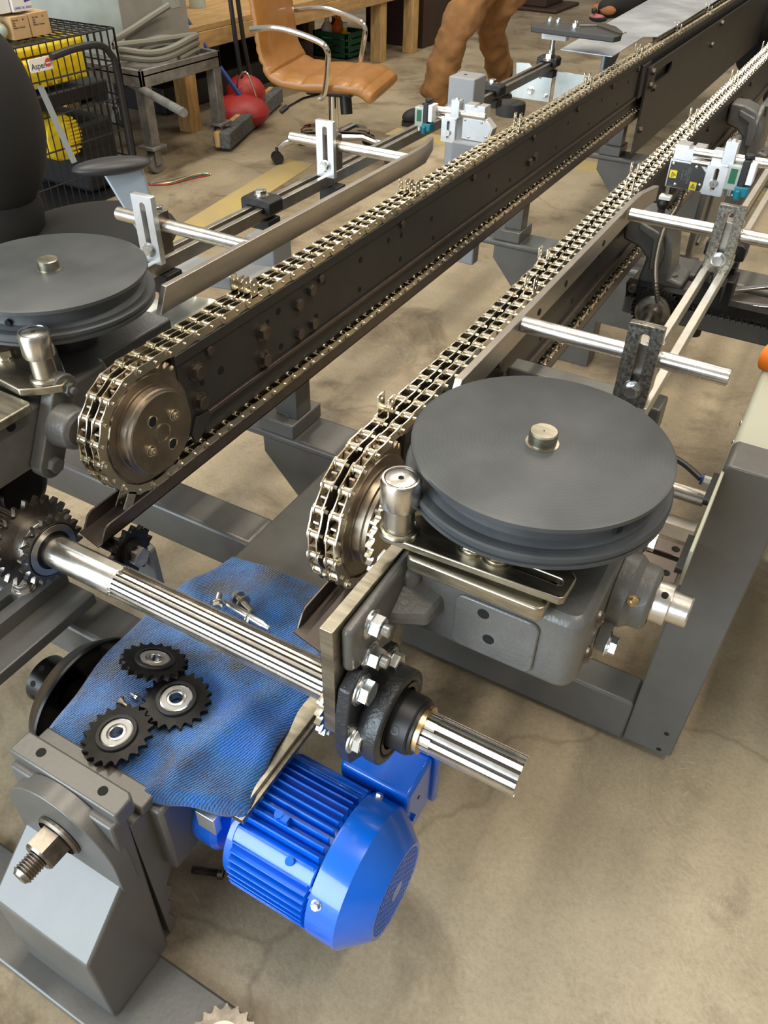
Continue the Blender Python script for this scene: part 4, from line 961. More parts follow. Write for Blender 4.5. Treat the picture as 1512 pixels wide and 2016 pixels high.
# steel plates that stick out beside the cloth, over the motor
t = thing('base_plate', (-.44, .5, .24), 'two stacked steel plates under the right edge of the blue cloth, above the motor', 'plate')
G().box(-.505, -.396, .366, .95, .236, .247).build('lower_plate', 'plate', t, bevel=.001); G().box(-.500, -.402, .372, .93, .247, .255).build('upper_plate', 'plate', t, bevel=.001)
G().box(-.462, -.432, .350, .362, .20, .236).build('hanger_tab', 'alu', t, bevel=.001)

def idler(x, y, z, rot, label):
    t = thing('idler_sprocket', (x, y, z), label, 'sprocket', 'idler sprockets on the cloth', local=True, rot=rot)
    G().prism('z', -.0035, .0035, gear_outline(20, .041, .0485, tw=.24), [ngon(0, 0, .023, 32)]).build('toothed_disc', 'blacksteel', t)
    g = G(); g.lathe((0, 0, 0), 'z', [(.0225, -.006), (.0285, -.006), (.0285, .006), (.0275, .0075), (.0225, .0075)], 48); g.build('hub_ring', 'black', t)
    b = G(); b.lathe((0, 0, 0), 'z', [(.0225, -.0065), (.0225, .0066), (.0205, .0070), (.0203, .0060)], 48); b = b.build('bearing', 'chrome', t)
    g = G(); g.lathe((0, 0, 0), 'z', [(.0204, .0058), (.0135, .0058)], 48); g.build('bearing_shield', 'shield', t)
    g = G(); g.lathe((0, 0, 0), 'z', [(.0135, -.006), (.0135, .0068), (.0125, .0074), (.0098, .0074), (.0088, .0066), (.0088, -.0065), (.0135, -.0065)], 48); g.build('inner_race', 'brightsteel', t)
    return t
idler((-0.6019, 0.3681, 0.2780)[0], (-0.6019, 0.3681, 0.2780)[1], .278, (.05, -.10, .1), 'black idler sprocket lying on the cloth, nearest the steel bar')
idler((-0.5718, 0.4511, 0.2760)[0], (-0.5718, 0.4511, 0.2760)[1], .277, (.03, .05, .5), 'black idler sprocket lying on the cloth, between two others')
idler((-0.6365, 0.4805, 0.2840)[0], (-0.6365, 0.4805, 0.2840)[1], .290, (-.42, .10, .2), 'black idler sprocket tilted on the cloth, closest to the splined shaft')
def loose_bolt(a, d, L, r, label, kind='hex', washer=None, mt='steel', rh=None):
    t = thing('loose_bolt', a, label, 'bolt', local=False); a = Vector(a); d = Vector(d).normalized(); rh = rh or r*1.75
    g = G(); pr = []; n_ = int(L/.0016)
    for i in range(n_): pr += [(r, i*L/n_), (r*.84, (i+.5)*L/n_)]
    g.lathe(a, tuple(d), pr+[(r*.6, L), (.0001, L)], 14); g.build('shank', mt, t)
    if kind == 'hex': bolt(t, a, tuple(-d), rh, 'hex', mt, name='head')
    elif kind == 'socket': bolt(t, a, tuple(-d), rh, 'socket', mt, name='head')
    elif kind == 'flat':
        g = G(); g.lathe(a, tuple(-d), [(r, -.001), (rh, .005), (rh*.97, .006), (.0001, .0055)], 20); g.build('head', mt, t)
    if washer: g = G(); g.lathe(a+d*washer, tuple(d), [(r, -.001), (r*2.4, -.001), (r*2.4, .001), (r, .001)], 24); g.build('washer', mt, t)
    return t
H = .277
loose_bolt((-0.6167, 0.6509, 0.2790), (.034, -.012, 0), .038, .0052, 'steel hex bolt with a loose washer lying on the cloth', washer=.013)
loose_bolt((-0.6389, 0.6252, 0.2790), (-.006, .012, .002), .018, .0052, 'short hex bolt lying head toward the shaft, left of the steel pin')
loose_bolt((-0.5807, 0.6264, 0.2750), (-.02, .002, 0), .012, .0040, 'small hex bolt half hidden behind the splined shaft')
t = thing('dowel_pin', (-0.6340, 0.6340, 0.2770), 'plain steel pin with tapered ends lying on the cloth', 'pin')
a_, b_ = Vector((-0.6340, 0.6340, 0.2770)), Vector((-0.5376, 0.6244, 0.2770)); L_ = (b_-a_).length
g = G(); g.lathe(a_, tuple(b_-a_), [(.001, 0), (.0038, .001), (.0042, .008), (.0064, .012), (.0064, L_-.014), (.0048, L_-.011), (.0044, L_-.001), (.001, L_)], 24); g.build('pin_body', 'zinc', t)
loose_bolt((-0.6342, 0.4114, 0.2740), (.02, -.003, .0), .013, .0036, 'countersunk screw on the cloth beside the nearest idler sprocket', kind='flat', mt='chain', rh=.0085)
loose_bolt((-0.6268, 0.4287, 0.2740), (-.02, .002, 0), .012, .0024, 'tiny hex screw on the cloth beside the middle idler sprocket', kind='socket', mt='zinc', rh=.0045)
loose_bolt((-0.6804, 0.4858, 0.2720), (-.012, -.003, 0), .008, .0028, 'tiny bolt alone on the cloth left of the tilted sprocket', kind='socket', mt='chain', rh=.0042)
loose_bolt((-0.5160, 0.4042, -0.0935), (-1, -.42, 0), .045, .0062, 'black socket screw lying on the concrete beside the blue motor', kind='socket', mt='greybolt' if 'greybolt' in M else 'gearsteel', rh=.0095)
def flat_sprocket(x, y, z, label):
    t = thing('idler_sprocket', (x, y, z), label, 'sprocket', local=True)
    G().prism('z', -.0035, .0035, gear_outline(18, .041, .0485, tw=.24), [ngon(0, 0, .018, 32)]).build('toothed_disc', 'gearsteel', t)
    g = G(); g.lathe((0, 0, 0), 'z', [(.018, -.004), (.026, -.004), (.026, .006), (.018, .006)], 40); g.build('bearing_ring', 'steel', t)
pp = (-0.3569, 0.2153, -0.0800)
flat_sprocket(pp[0], pp[1], FZ+.0165, 'grey sprocket lying on the foot plate at the bottom edge')
# idler behind the shaft, on the cast bracket
ic = Vector((-.750, .575, .375))
t = thing('idler_sprocket', ic, 'black idler sprocket with big hex bolt, mounted behind the splined shaft', 'sprocket')
G().prism('x', -.004, .004, gear_outline(16, .036, .044, tw=.26), o=ic).build('toothed_disc', 'blacksteel', t)
g = G(); g.lathe(ic+Vector((.004, 0, 0)), 'x', [(.024, 0), (.024, .008), (.015, .009), (.015, .012)], 32); g.build('bearing_ring', 'blacksteel', t)
bolt(t, ic+Vector((.012, 0, 0)), 'x', .0165, 'plain', 'steel'); 
g = G(); g.cyl(ic+Vector((-.05, 0, 0)), ic+Vector((.004, 0, 0)), .012); g.build('spindle', 'blacksteel', t)
# black flanged wheel with collar at lower left
wc = Vector((-.765, .428, .182)); axw = (-1, 0, 0)
t = thing('flanged_pulley', wc, 'black flanged pulley with drilled collar at the lower left beneath the cloth', 'pulley')
g = G(); g.lathe(wc, 'x', [(.030, -.012), (.055, -.010), (.088, .006), (.106, .030), (.108, .030), (.109, .026), (.092, -.002), (.060, -.020), (.030, -.024)], 64); g.build('flange', 'blacksteel', t)
g = G(); g.lathe(wc, 'x', [(.001, -.004), (.031, -.004), (.031, .01), (.001, .01)], 32); g.build('boss', 'blacksteel', t)
g = G(); g.lathe(wc+Vector((-.02, 0, 0)), axw, [(.048, 0), (.048, .010), (.045, .012), (.045, .018), (.042, .020), (.038, .022), (.038, .052), (.036, .054), (.018, .054), (.018, .030)], 48); cc = g.build('collar', 'blacksteel', t)
g = G()
for a in (40, 80, 0, -40):
    n_ = Vector((0, -math.cos(math.radians(a)), math.sin(math.radians(a)))); g.cyl(wc+Vector((-.060, 0, 0))+n_*.030, wc+Vector((-.060, 0, 0))+n_*.0385, .0048)
g.build('set_screw_hole', 'hole', cc)
g = G(); g.lathe((-1.035, .60, .365), 'x', [(.001, 0), (.062, 0), (.064, .006), (.055, .012), (.040, .014), (.038, .024), (.001, .026)], 48); tag(g.build('black_pulley', 'blacksteel'), 'black round pulley at the left edge under the left gear housing', 'pulley')

# ================================================================ blue motor
MY, MZ = .430, .140
mo = thing('electric_motor', (-.35, MY, MZ), 'bright blue finned electric motor hanging below the steel plates', 'motor')
R_ = .098
g = G(); g.lathe((-.282, MY, MZ), 'x', [(R_-.004, -.004), (R_, -.003), (R_+.0005, 0), (R_+.0005, .040), (R_-.004, .045), (.068, .076), (.066, .0775), (.060, .0772)], 14 and 72); cw = g.build('fan_cover', 'motor', mo)
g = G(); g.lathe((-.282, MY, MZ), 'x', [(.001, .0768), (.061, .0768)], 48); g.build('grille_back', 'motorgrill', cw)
g = G()
for row in range(-8, 9):
    zz = row*.0070
    w_ = math.sqrt(max(0, .0605**2-zz*zz)); g.box(-.2055, -.2042, MY-w_, MY+w_, MZ+zz-.0011, MZ+zz+.0011)
    k = int(w_/.012)
    for c_ in range(-k-1, k+2):
        yy = c_*.0120+(.006 if row % 2 else 0)
        if yy*yy+(zz+.0035)**2 < .058**2: g.box(-.2055, -.2042, MY+yy-.0011, MY+yy+.0011, MZ+zz, MZ+zz+.0070)
g.lathe((-.2055, MY, MZ), 'x', [(.001, .0016), (.014, .0016), (.014, 0)], 24); g.build('grille', 'motor', cw)
g = G(); g.lathe((-.415, MY, MZ), 'x', [(.001, 0), (.074, 0), (.080, .004), (.080, .131), (.001, .133)], 48); g.build('core', 'motor', mo)
g = G(); rf = .0965
for q in range(4):       # fins run in flat fields: top, front, bottom, back
    for i in range(-5, 6):
        off = i*.0118
        L2 = math.sqrt(max(.0001, rf*rf-off*off)); L1 = .060
        a = q*PI/2; 
        for (yy0, yy1) in ((L1, L2),):
            cs, sn = math.cos(a), math.sin(a)
            def T(r, o): return (MY+r*cs-o*sn, MZ+r*sn+o*cs)
            p = [T(yy0, off-.0015), T(yy1, off-.0012), T(yy1, off+.0012), T(yy0, off+.0015)]
            g.prism('x', -.410, -.292, p)
g.build('cooling_fins', 'motor', mo, bevel=.0006)
g = G()
for q in range(4):
    a = PI/4+q*PI/2; cs, sn = math.cos(a), math.sin(a)
    def T(r, o): return (MY+r*cs-o*sn, MZ+r*sn+o*cs)
    g = G(); g.prism('x', -.412, -.288, [T(.06, -.017), T(.094, -.012), T(.0965, 0), T(.094, .012), T(.06, .017)])
    g.build('corner_pad', 'motor', mo, bevel=.002)
for a in (45, 150, 225, 315):
    n_ = Vector((0, math.cos(math.radians(a)), math.sin(math.radians(a)))); bolt(mo, Vector((-.273, MY, MZ))+n_*(R_+.0002), tuple(n_), .0058, 'hex', 'zinc')
g = G(); g.lathe((-.415, MY, MZ), (-1, 0, 0), [(.084, -.006), (.088, -.003), (.088, .008), (.080, .012), (.045, .018), (.045, .030), (.066, .036), (.072, .044), (.072, .078), (.060, .088), (.001, .090)], 64); fl = g.build('end_flange', 'motor', mo)
g = G(); g.box(-.575, -.505, MY-.05, MY+.10, MZ-.07, MZ+.05); g.cyl((-.54, MY-.045, MZ-.035), (-.54, MY-.058, MZ-.035), .022); g.build('gearbox', 'motor', mo, bevel=.010)
# bosses on the fins
g = G(); g.cyl((-.365, MY-.030, MZ+.088), (-.365, MY-.030, MZ+.099), .006, n=12); g.box(-.370, -.350, MY-.034, MY-.026, MZ+.085, MZ+.097); g.build('fin_boss', 'motor', mo); g = G(); g.cyl((-.325, MY-.062, MZ+.068), (-.325, MY-.066, MZ+.076), .006, n=12); g.build('fin_boss', 'motor', mo)
# terminal box on the far side
tb = Vector((-.285, .55, .165))
g = G(); g.box(-.345, -.235, .515, .590, .10, .215); b1 = g.build('terminal_box', 'motor', mo, bevel=.006)
g = G(); g.box(-.350, -.228, .590, .606, .095, .222); g.build('terminal_box_lid', 'motor', mo, bevel=.004)
g = G(); g.cyl((-.235, .548, .17), (-.2345, .548, .17), .003); g.build('drilled_hole', 'hole', b1)
bolt(b1, (-.2345, .530, .145), 'x', .006, 'plain', 'motor'); 

# ================================================================ tan office chair
def chain_skin(name, pts, edges, rad, mt, parent, sub=1, disp=0):
    me = bpy.data.meshes.new(name); me.from_pydata([tuple(p) for p in pts], edges, [])
    o = bpy.data.objects.new(name, me); C.objects.link(o); o.parent = parent
    md = o.modifiers.new('skin', 'SKIN'); md.use_smooth_shade = True
    for i, v in enumerate(me.skin_vertices[0].data):
        r_ = rad[i]; v.radius = r_ if isinstance(r_, tuple) else (r_, r_)
    me.skin_vertices[0].data[0].use_root = True
    s_ = o.modifiers.new('sub', 'SUBSURF'); s_.levels = sub; s_.render_levels = sub
    me.materials.append(M[mt])
    if disp:
        tx = bpy.data.textures.new(name+'_folds', 'CLOUDS'); tx.noise_scale = .085
        d = o.modifiers.new('folds', 'DISPLACE'); d.texture = tx; d.strength = disp; d.texture_coords = 'GLOBAL'; d.mid_level = .5
    ORG[o.name] = Vector((0, 0, 0))
    return o
oc = thing('office_chair', (-2.40, 3.74, FZ), 'tan leather office chair with chrome armrests beyond the left guide bars', 'chair', local=True, rot=(0, 0, math.radians(14)))
def pad(profile, y0, y1, th, ribs, name, parent, mt):   # profile: list of (x,z) centre line in side view
    P_ = [Vector((p[0], 0, p[2])) for p in smooth([(a, 0, b) for a, b in profile], 26)]
    g = G(); n_ = len(P_); ny = 14; vs = []
    for i, p in enumerate(P_):
        t = (P_[min(i+1, n_-1)]-P_[max(i-1, 0)]).normalized(); nn = Vector((-t.z, 0, t.x)); e = min(i, n_-1-i)/8; k = min(1, .45+.55*e)
        rb = .008*(abs(math.sin(ribs*PI*i/(n_-1)))**.5-1) if ribs else 0
        top = []; bot = []
        for j in range(ny+1):
            y = y0+(y1-y0)*j/ny; q = min(j, ny-j)/2.2; kk = min(1, .35+.65*q); c_ = .010*(abs(2*j/ny-1)**2)
            inset = (1-min(1, .5+.5*e))*.02
            yy = y*(1-inset*2)
            top.append(p+nn*(th*.5*k*kk+rb+c_)+Vector((0, yy, 0))); bot.append(p-nn*(th*.5*k*kk)+Vector((0, yy, 0)))
        vs += top+bot[::-1]
    m = 2*(ny+1); fs = []
    for i in range(n_-1):
        for k in range(m): fs.append((i*m+k, i*m+(k+1) % m, (i+1)*m+(k+1) % m, (i+1)*m+k))
    fs += [tuple(range(m-1, -1, -1)), tuple(range((n_-1)*m, n_*m))]
    g.add(vs, fs); return g.build(name, mt, parent, sub=1)
pad([(-.27, .46), (-.22, .405), (-.10, .385), (.08, .39), (.20, .385), (.27, .345)], -.25, .25, .075, 7, 'seat', oc, 'leather')
pad([(-.225, .42), (-.275, .50), (-.29, .62), (-.31, .78), (-.35, .93)], -.245, .245, .06, 11, 'backrest', oc, 'leather')
for s in (-1, 1):
    g = G(); g.tube(smooth([(-.30, s*.285, .62), (-.15, s*.30, .635), (.02, s*.30, .60), (.075, s*.30, .565), (.075, s*.29, .50), (.05, s*.275, .38), (.02, s*.27, .35)], 6), .0135, 10); g.build('armrest', 'chrome', oc)
g = G(); g.cyl((0, 0, .10), (0, 0, .33), .025); g.build('gas_lift', 'chrome', oc); G().box(-.12, .12, -.08, .08, .315, .350).build('tilt_mechanism', 'black', oc, bevel=.01)
g = G(); g.tube([(-.02, -.06, .33), (-.10, -.17, .32), (-.16, -.25, .29)], .006, 8); g.cyl((-.155, -.245, .295), (-.18, -.275, .275), .012); g.build('lever', 'black', oc)
G().cyl((.08, -.05, .33), (.09, -.06, .24), .03).build('tension_knob', 'black', oc)
for k in range(5):
    a = math.radians(215+72*k); d = Vector((math.cos(a), math.sin(a), 0))
    g = G(); g.tube([d*.03+Vector((0, 0, .115)), d*.16+Vector((0, 0, .125)), d*.27+Vector((0, 0, .095)), d*.30+Vector((0, 0, .075))], [.024, .020, .015, .012], 10); leg = g.build('base_arm', 'chrome', oc)
    n_ = Vector((-d.y, d.x, 0)); c_ = d*.31+Vector((0, 0, .030))
    g = G(); g.cyl(c_-n_*.024, c_-n_*.006, .029); g.cyl(c_+n_*.006, c_+n_*.024, .029); g.cyl(c_+Vector((0, 0, .02)), c_+Vector((0, 0, .05)), .008); g.build('caster', 'black', leg)

# ================================================================ black chair at the left edge
bc = thing('office_chair', (-1.90, 1.55, FZ), 'black padded office chair with arm pad at the left edge', 'chair')
g = G(); g.ball((-2.05, 1.42, .62), 1, (.17, .20, .27), 28); g.build('backrest', 'fabricblack', bc)
g = G(); g.ball((-2.09, 1.40, .37), 1, (.16, .18, .15), 24); g.build('lumbar_pad', 'fabricblack', bc)
g = G(); g.ball((-1.90, 1.62, .285), 1, (.24, .26, .05), 28); g.build('seat', 'fabricblack', bc)
A0, A1 = Vector((-1.6972, 1.4358, 0.5500)), Vector((-1.5964, 1.5846, 0.5500)); dd = (A1-A0)
g = G(); n0 = len(g.v); g.ball((0, 0, 0), 1, (dd.length*.5+.012, .042, .020), 24); mm = Matrix.Translation((A0+A1)/2) @ Matrix.Rotation(math.atan2(dd.y, dd.x), 4, 'Z'); g.xf(mm); g.build('arm_pad', 'armpad', bc)
q = (A0+A1)/2+dd*.12
g = G(); w0, w1 = .052, .026
u_ = dd.normalized()
g.add([q-u_*w0+Vector((0, 0, -.012)), q+u_*w0+Vector((0, 0, -.012)), q+u_*w1+Vector((.05, .03, -.22)), q-u_*w1+Vector((.05, .03, -.22)),
       q-u_*w0+Vector((-.03, .03, -.012)), q+u_*w0+Vector((-.03, .03, -.012)), q+u_*w1+Vector((.03, .05, -.22)), q-u_*w1+Vector((.03, .05, -.22))], [(0, 1, 2, 3), (7, 6, 5, 4), (0, 4, 5, 1), (1, 5, 6, 2), (2, 6, 7, 3), (3, 7, 4, 0)])
g.build('arm_support', 'chairgrey', bc, bevel=.006)
g = G(); g.cyl((-1.74, 1.72, FZ+.08), (-1.74, 1.72, .26), .028)
for k in range(5):
    a = k*2*PI/5+.3; d = Vector((math.cos(a), math.sin(a), 0)); g.tube([Vector((-1.74, 1.72, FZ+.09)), Vector((-1.74, 1.72, FZ+.06))+d*.30], .02, 8); g.cyl(Vector((-1.74, 1.72, FZ+.03))+d*.30-Vector((d.y, -d.x, 0))*.02, Vector((-1.74, 1.72, FZ+.03))+d*.30+Vector((d.y, -d.x, 0))*.02, .03)
g.build('base', 'black', bc)

# ================================================================ steel cart with cabinet
ct = thing('steel_cart', (-3.35, 3.33, FZ), 'worn steel cart on casters that carries the pale green cabinet', 'cart')
TZ = .345
g = G(); g.box(-3.80, -3.0, 3.03, 3.61, TZ-.012, TZ)
for b in ((-3.80, -3.0, 3.03, 3.05), (-3.80, -3.0, 3.59, 3.61), (-3.02, -3.0, 3.03, 3.61), (-3.80, -3.78, 3.03, 3.61)): g.box(*b, TZ-.055, TZ+.02)
g.build('tray_top', 'cartsteel', ct, bevel=.003)
for (x, y) in ((-3.03, 3.06), (-3.03, 3.58), (-3.77, 3.06), (-3.77, 3.58)):
    g = G(); g.box(x-.028, x+.028, y-.028, y+.028, FZ+.13, TZ-.02); lg = g.build('leg', 'cartsteel', ct, bevel=.004)
    g = G(); g.box(x-.05, x+.05, y-.05, y+.05, FZ+.118, FZ+.132); g.box(x-.03, x-.022, y-.02, y+.02, FZ+.04, FZ+.118); g.box(x+.022, x+.03, y-.02, y+.02, FZ+.04, FZ+.118); g.build('caster_fork', 'cartsteel', lg, bevel=.002)
    G().lathe((x-.018, y, FZ+.048), 'x', [(.001, 0), (.044, 0), (.048, .006), (.048, .030), (.044, .036), (.001, .036)], 28).build('caster_wheel', 'hose', lg)
cb = thing('metal_cabinet', (-3.7, 3.5, TZ), 'pale green metal cabinet standing on the steel cart', 'cabinet')
g = G(); g.box(-4.15, -3.30, 3.26, 3.74, TZ, 1.15); g.mi(1).box(-3.3005, -3.299, 3.262, 3.738, TZ+.002, 1.148); g.build('body', ['cabinet', 'cabinet2'], cb, bevel=.004)  # thin slab gives the right face a darker, greyer tone
g = G(); g.box(-3.299, -3.2975, 3.60, 3.68, .62, .67); g.build('label_plate', 'card', cb)
g = G(); g.box(-3.299, -3.2975, 3.56, 3.69, .52, .62); g.build('paper_label', 'cabinet', cb)
hz = thing('rubber_hose', (-3.2, 3.35, TZ), 'coil of grey hose lying on the steel cart beside the cabinet', 'hose')
pts = []
for i in range(56):
    a = i/56*2*PI*2.3; pts.append((-3.14+math.cos(a)*.115, 3.33+math.sin(a)*.24, TZ+.022+.028*(i/56)*2.3+.01*math.sin(a*3)))
pts += [(-3.22, 3.10, TZ+.09), (-3.27, 3.30, TZ+.13), (-3.25, 3.55, TZ+.20)]
G().tube(smooth(pts, 2), .0155, 8).build('coil', 'hose', hz)
g = G(); g.tube([(-3.4943, 3.2767, 0.2800), (-2.5949, 2.8399, 0.2800)], .019, 12, ); t = g.build('steel_pipe', 'cartsteel'); tag(t, 'grey steel pipe sticking out of the wire crate past the cart leg', 'pipe')

# ================================================================ workbench
wb = thing('workbench', (-3.8, 5.0, FZ), 'long pine workbench along the far left behind the tan chair', 'workbench')
G().box(-4.45, -3.36, 3.55, 6.55, .375, .405).build('top', 'woodx', wb, bevel=.003)
G().box(-3.40, -3.355, 3.55, 6.55, .29, .374).build('front_rail', 'woodx', wb, bevel=.003)
for (x, y) in ((-3.38, 3.74), (-3.42, 5.98), (-3.38, 6.42), (-4.35, 3.74), (-4.35, 6.4)): G().box(x-.045, x+.045, y-.045, y+.045, FZ, .375).build('post', 'wood', wb, bevel=.003)
G().box(-4.45, -4.40, 3.55, 6.55, FZ, .375).build('back_panel', 'black', wb)  # black sheet put in to stand for the dark under the bench
g = G(); g.box(-4.3, -3.7, 3.9, 5.4, FZ, .05); g.box(-4.35, -3.9, 3.8, 4.7, .05, .22); tag(g.build('storage_box', 'black', bevel=.01), 'black low boxes stored in the dark under the workbench', 'box')
g = G(); g.lathe((-3.62, 3.93, .405), 'z', [(.001, 0), (.055, 0), (.058, .25), (.055, .25), (.052, .01)], 28); tag(g.build('plastic_tube', 'white'), 'white upright plastic tube on the workbench behind the broom pole', 'tube')
g = G(); g.lathe((-3.75, 4.35, .405), 'z', [(.001, 0), (.05, 0), (.05, .12), (.03, .16), (.001, .16)], 20); tag(g.build('jar', 'clear'), 'clear jar on the workbench near its back', 'jar')
g = G()
for s in (-1, 1): g.tube([Vector((-3.30, 4.12+s*.03, .72)), Vector((-3.27, 4.12+s*.035, .30)), Vector((-3.22, 4.12+s*.05, FZ))], .013, 8)
tag(g.build('folding_stand', 'black'), 'black folded stand leaning on the workbench front, left of the tan chair', 'stand')
# push broom
br = thing('push_broom', (-3.1, 3.9, FZ), 'push broom with blue pole and grey bristles on the floor by the bench', 'broom')
h1, h2 = Vector((-2.9611, 3.5078, -0.1000)), Vector((-3.3151, 4.4974, -0.1000)); dv = (h2-h1).normalized(); nv = Vector((dv.y, -dv.x, 0))
def slab(a, b, n_, w0, w1, z0, z1, g):
    g.add([a+n_*w0+Vector((0, 0, z0)), b+n_*w0+Vector((0, 0, z0)), b+n_*w1+Vector((0, 0, z0)), a+n_*w1+Vector((0, 0, z0)), a+n_*w0+Vector((0, 0, z1)), b+n_*w0+Vector((0, 0, z1)), b+n_*w1+Vector((0, 0, z1)), a+n_*w1+Vector((0, 0, z1))],
          [(0, 3, 2, 1), (4, 5, 6, 7), (0, 1, 5, 4), (1, 2, 6, 5), (2, 3, 7, 6), (3, 0, 4, 7)])
g = G(); slab(h1, h2, nv, -.015, .045, .015, .10, g); g.build('bristles', 'bristle', br, bevel=.008)
g = G(); slab(h1, h2, nv, -.045, -.014, .02, .10, g); g.build('block', 'wood', br, bevel=.006)
g = G(); g.tube([(h1+h2)/2+Vector((0, 0, .08)), Vector((-3.4982, 3.8600, 0.5164))], .0125, 10); g.build('handle', 'blue', br)
g = G(); g.tube(smooth([(h1*.5+h2*.5)+Vector((-.09, .02, .05)), (h1*.5+h2*.5)+Vector((-.08, .0, .22)), (h1*.5+h2*.5)+Vector((-.02, .02, .27)), (h1*.5+h2*.5)+Vector((.03, .06, .06))], 6), .006, 8); g.build('brace', 'chrome', br)
g = G(); g.ball((-3.20, 3.98, FZ+.075), 1, (.17, .17, .09), 20); g.ball((-3.26, 4.12, FZ+.14), 1, (.12, .12, .10), 16); tag(g.build('bag', 'red'), 'red plastic bag on the floor behind the broom pole', 'bag')
# wires
wr = thing('wire_bundle', (-2.95, 3.01, FZ), 'small tangle of coloured wires on the concrete near the cart caster', 'wire')
for k, c_ in enumerate(('red', 'green', 'brass', 'hose')):
    b = [Vector((-3.0701, 2.9699, -0.0960)), Vector((-2.9537, 2.8903, -0.0960)), Vector((-2.8562, 2.9437, -0.0960)), Vector((-2.8176, 3.0672, -0.0960)), Vector((-2.7746, 3.1594, -0.0960))]
    o_ = Vector((0, .012*k, .003*k)); G().tube(smooth([q_+o_*(1+.8*math.sin(i*2+k)) for i, q_ in enumerate(b)], 6), .0035, 6).build('wire', c_, wr)
# green crate with bottles
cg = thing('plastic_crate', (-3.77, 6.05, FZ), 'dark green plastic crate of bottles under the workbench', 'crate')
g = G(); X0, X1, Y0, Y1 = -3.95, -3.64, 5.88, 6.16
g.box(X0, X1, Y0, Y1, FZ, FZ+.012)
for b in ((X0, X1, Y0, Y0+.012), (X0, X1, Y1-.012, Y1), (X0, X0+.012, Y0, Y1), (X1-.012, X1, Y0, Y1)):
    for z0 in (0, .045, .09, .135): g.box(*b, FZ+z0, FZ+z0+.035)
for (x, y) in ((X0, Y0), (X1-.02, Y0), (X0, Y1-.02), (X1-.02, Y1-.02)): g.box(x, x+.02, y, y+.02, FZ, FZ+.17)
g.build('crate_body', 'green', cg, bevel=.002)
def bottle(x, y, h, r_, mt, cap, label):
    t = thing('bottle', (x, y, FZ+.012), label, 'bottle')
    G().lathe((x, y, FZ+.012), 'z', [(.001, 0), (r_, 0), (r_, h*.7), (r_*.4, h*.85), (r_*.4, h)], 20).build('bottle_body', mt, t)
    G().lathe((x, y, FZ+.012), 'z', [(.001, h*1.12), (r_*.5, h*1.12), (r_*.5, h*.95)], 16).build('cap', cap, t)
bottle(-3.86, 5.95, .26, .045, 'white', 'red', 'white bottle with red cap in the green crate')
bottle(-3.78, 5.99, .28, .045, 'orange', 'white', 'orange bottle in the green crate beside the white one')
bottle(-3.70, 5.95, .20, .04, 'yellow', 'white', 'yellow bottle at the right end of the green crate')
bottle(-3.88, 6.08, .24, .04, 'red', 'white', 'red bottle at the back of the green crate')
g = G(); g.box(-3.90, -3.36, 6.60, 7.15, FZ, .55); tag(g.build('dark_cabinet', 'darkwood', bevel=.006), 'dark brown cabinet standing past the end of the workbench', 'cabinet')
g = G(); g.box(-4.1, -3.05, 8.9, 9.6, FZ, FZ+.03); g.box(-4.0, -3.2, 9.0, 9.5, FZ+.03, FZ+.15); tag(g.build('dark_pallet', 'darkwood', bevel=.01), 'low dark stack on the floor far behind the brown trousers', 'pallet')

# ================================================================ wire crate with yellow cases
cx0, cx1, cy0, cy1, cz0, cz1 = -3.60, -2.96, 2.12, 2.87, FZ, .562
wc_ = thing('wire_crate', ((cx0+cx1)/2, (cy0+cy1)/2, FZ), 'black wire dog crate at the upper left filled with yellow cases', 'crate')
def wires(fn, name, n1, n2, w_=.0028, closed=True):
    g = G(); fn(g, w_); g.build(name, 'black', wc_)
def grid(g, O, U, V, nu, nv, r_):
    O, U, V = Vector(O), Vector(U), Vector(V)
    for i in range(nu+1): g.cyl(O+U*(i/nu), O+U*(i/nu)+V, r_ if 0 < i < nu else r_*1.8, n=6)
    for j in range(nv+1): g.cyl(O+V*(j/nv), O+V*(j/nv)+U, r_*1.35, n=6)
g = G(); grid(g, (cx1, cy0, cz0), (0, cy1-cy0, 0), (0, 0, cz1-cz0), 20, 5, .0026); g.build('front_panel', 'black', wc_)
g = G(); grid(g, (cx0, cy1, cz0), (cx1-cx0, 0, 0), (0, 0, cz1-cz0), 15, 5, .0026); g.build('side_panel', 'black', wc_)
g = G(); grid(g, (cx0, cy0, cz0), (cx1-cx0, 0, 0), (0, 0, cz1-cz0), 15, 5, .0026); g.build('side_panel', 'black', wc_)
g = G(); grid(g, (cx0, cy0, cz0), (0, cy1-cy0, 0), (0, 0, cz1-cz0), 20, 5, .0026); g.build('back_panel', 'black', wc_)
g = G(); grid(g, (cx0, cy0, cz1), (cx1-cx0, 0, 0), (0, cy1-cy0, 0), 9, 20, .0026); g.build('top_panel', 'black', wc_)
G().box(cx0, cx1, cy0, cy1, FZ, FZ+.012).build('tray', 'black', wc_)
def ycase(c, r_, L, label):
    t = thing('yellow_case', c, label, 'case'); g = G(); g.lathe(c, 'x', [(.001, 0), (r_*.9, 0), (r_, L*.15)]+[(r_*(1 if i % 2 else .93), L*(.2+.05*i)) for i in range(12)]+[(r_, L*.85), (r_*.9, L), (r_*.5, L+.012), (.001, L+.012)], 32); g.build('shell', 'yellow', t)
    g = G()
    for i in range(10): z = c[2]-r_*.7+i*r_*.155; w_ = math.sqrt(max(0, r_*r_*.7-(z-c[2])**2)); g.box(c[0]+L+.0, c[0]+L+.016, c[1]+.02, c[1]+w_*.8+.02, z, z+r_*.07)
    g.build('vent_ribs', 'yellow', t); return t
yc = Vector((-3.0000, 2.5222, 0.1885)); ycase((yc.x-.22, yc.y, yc.z), .098, .21, 'round ribbed yellow case low inside the wire crate')
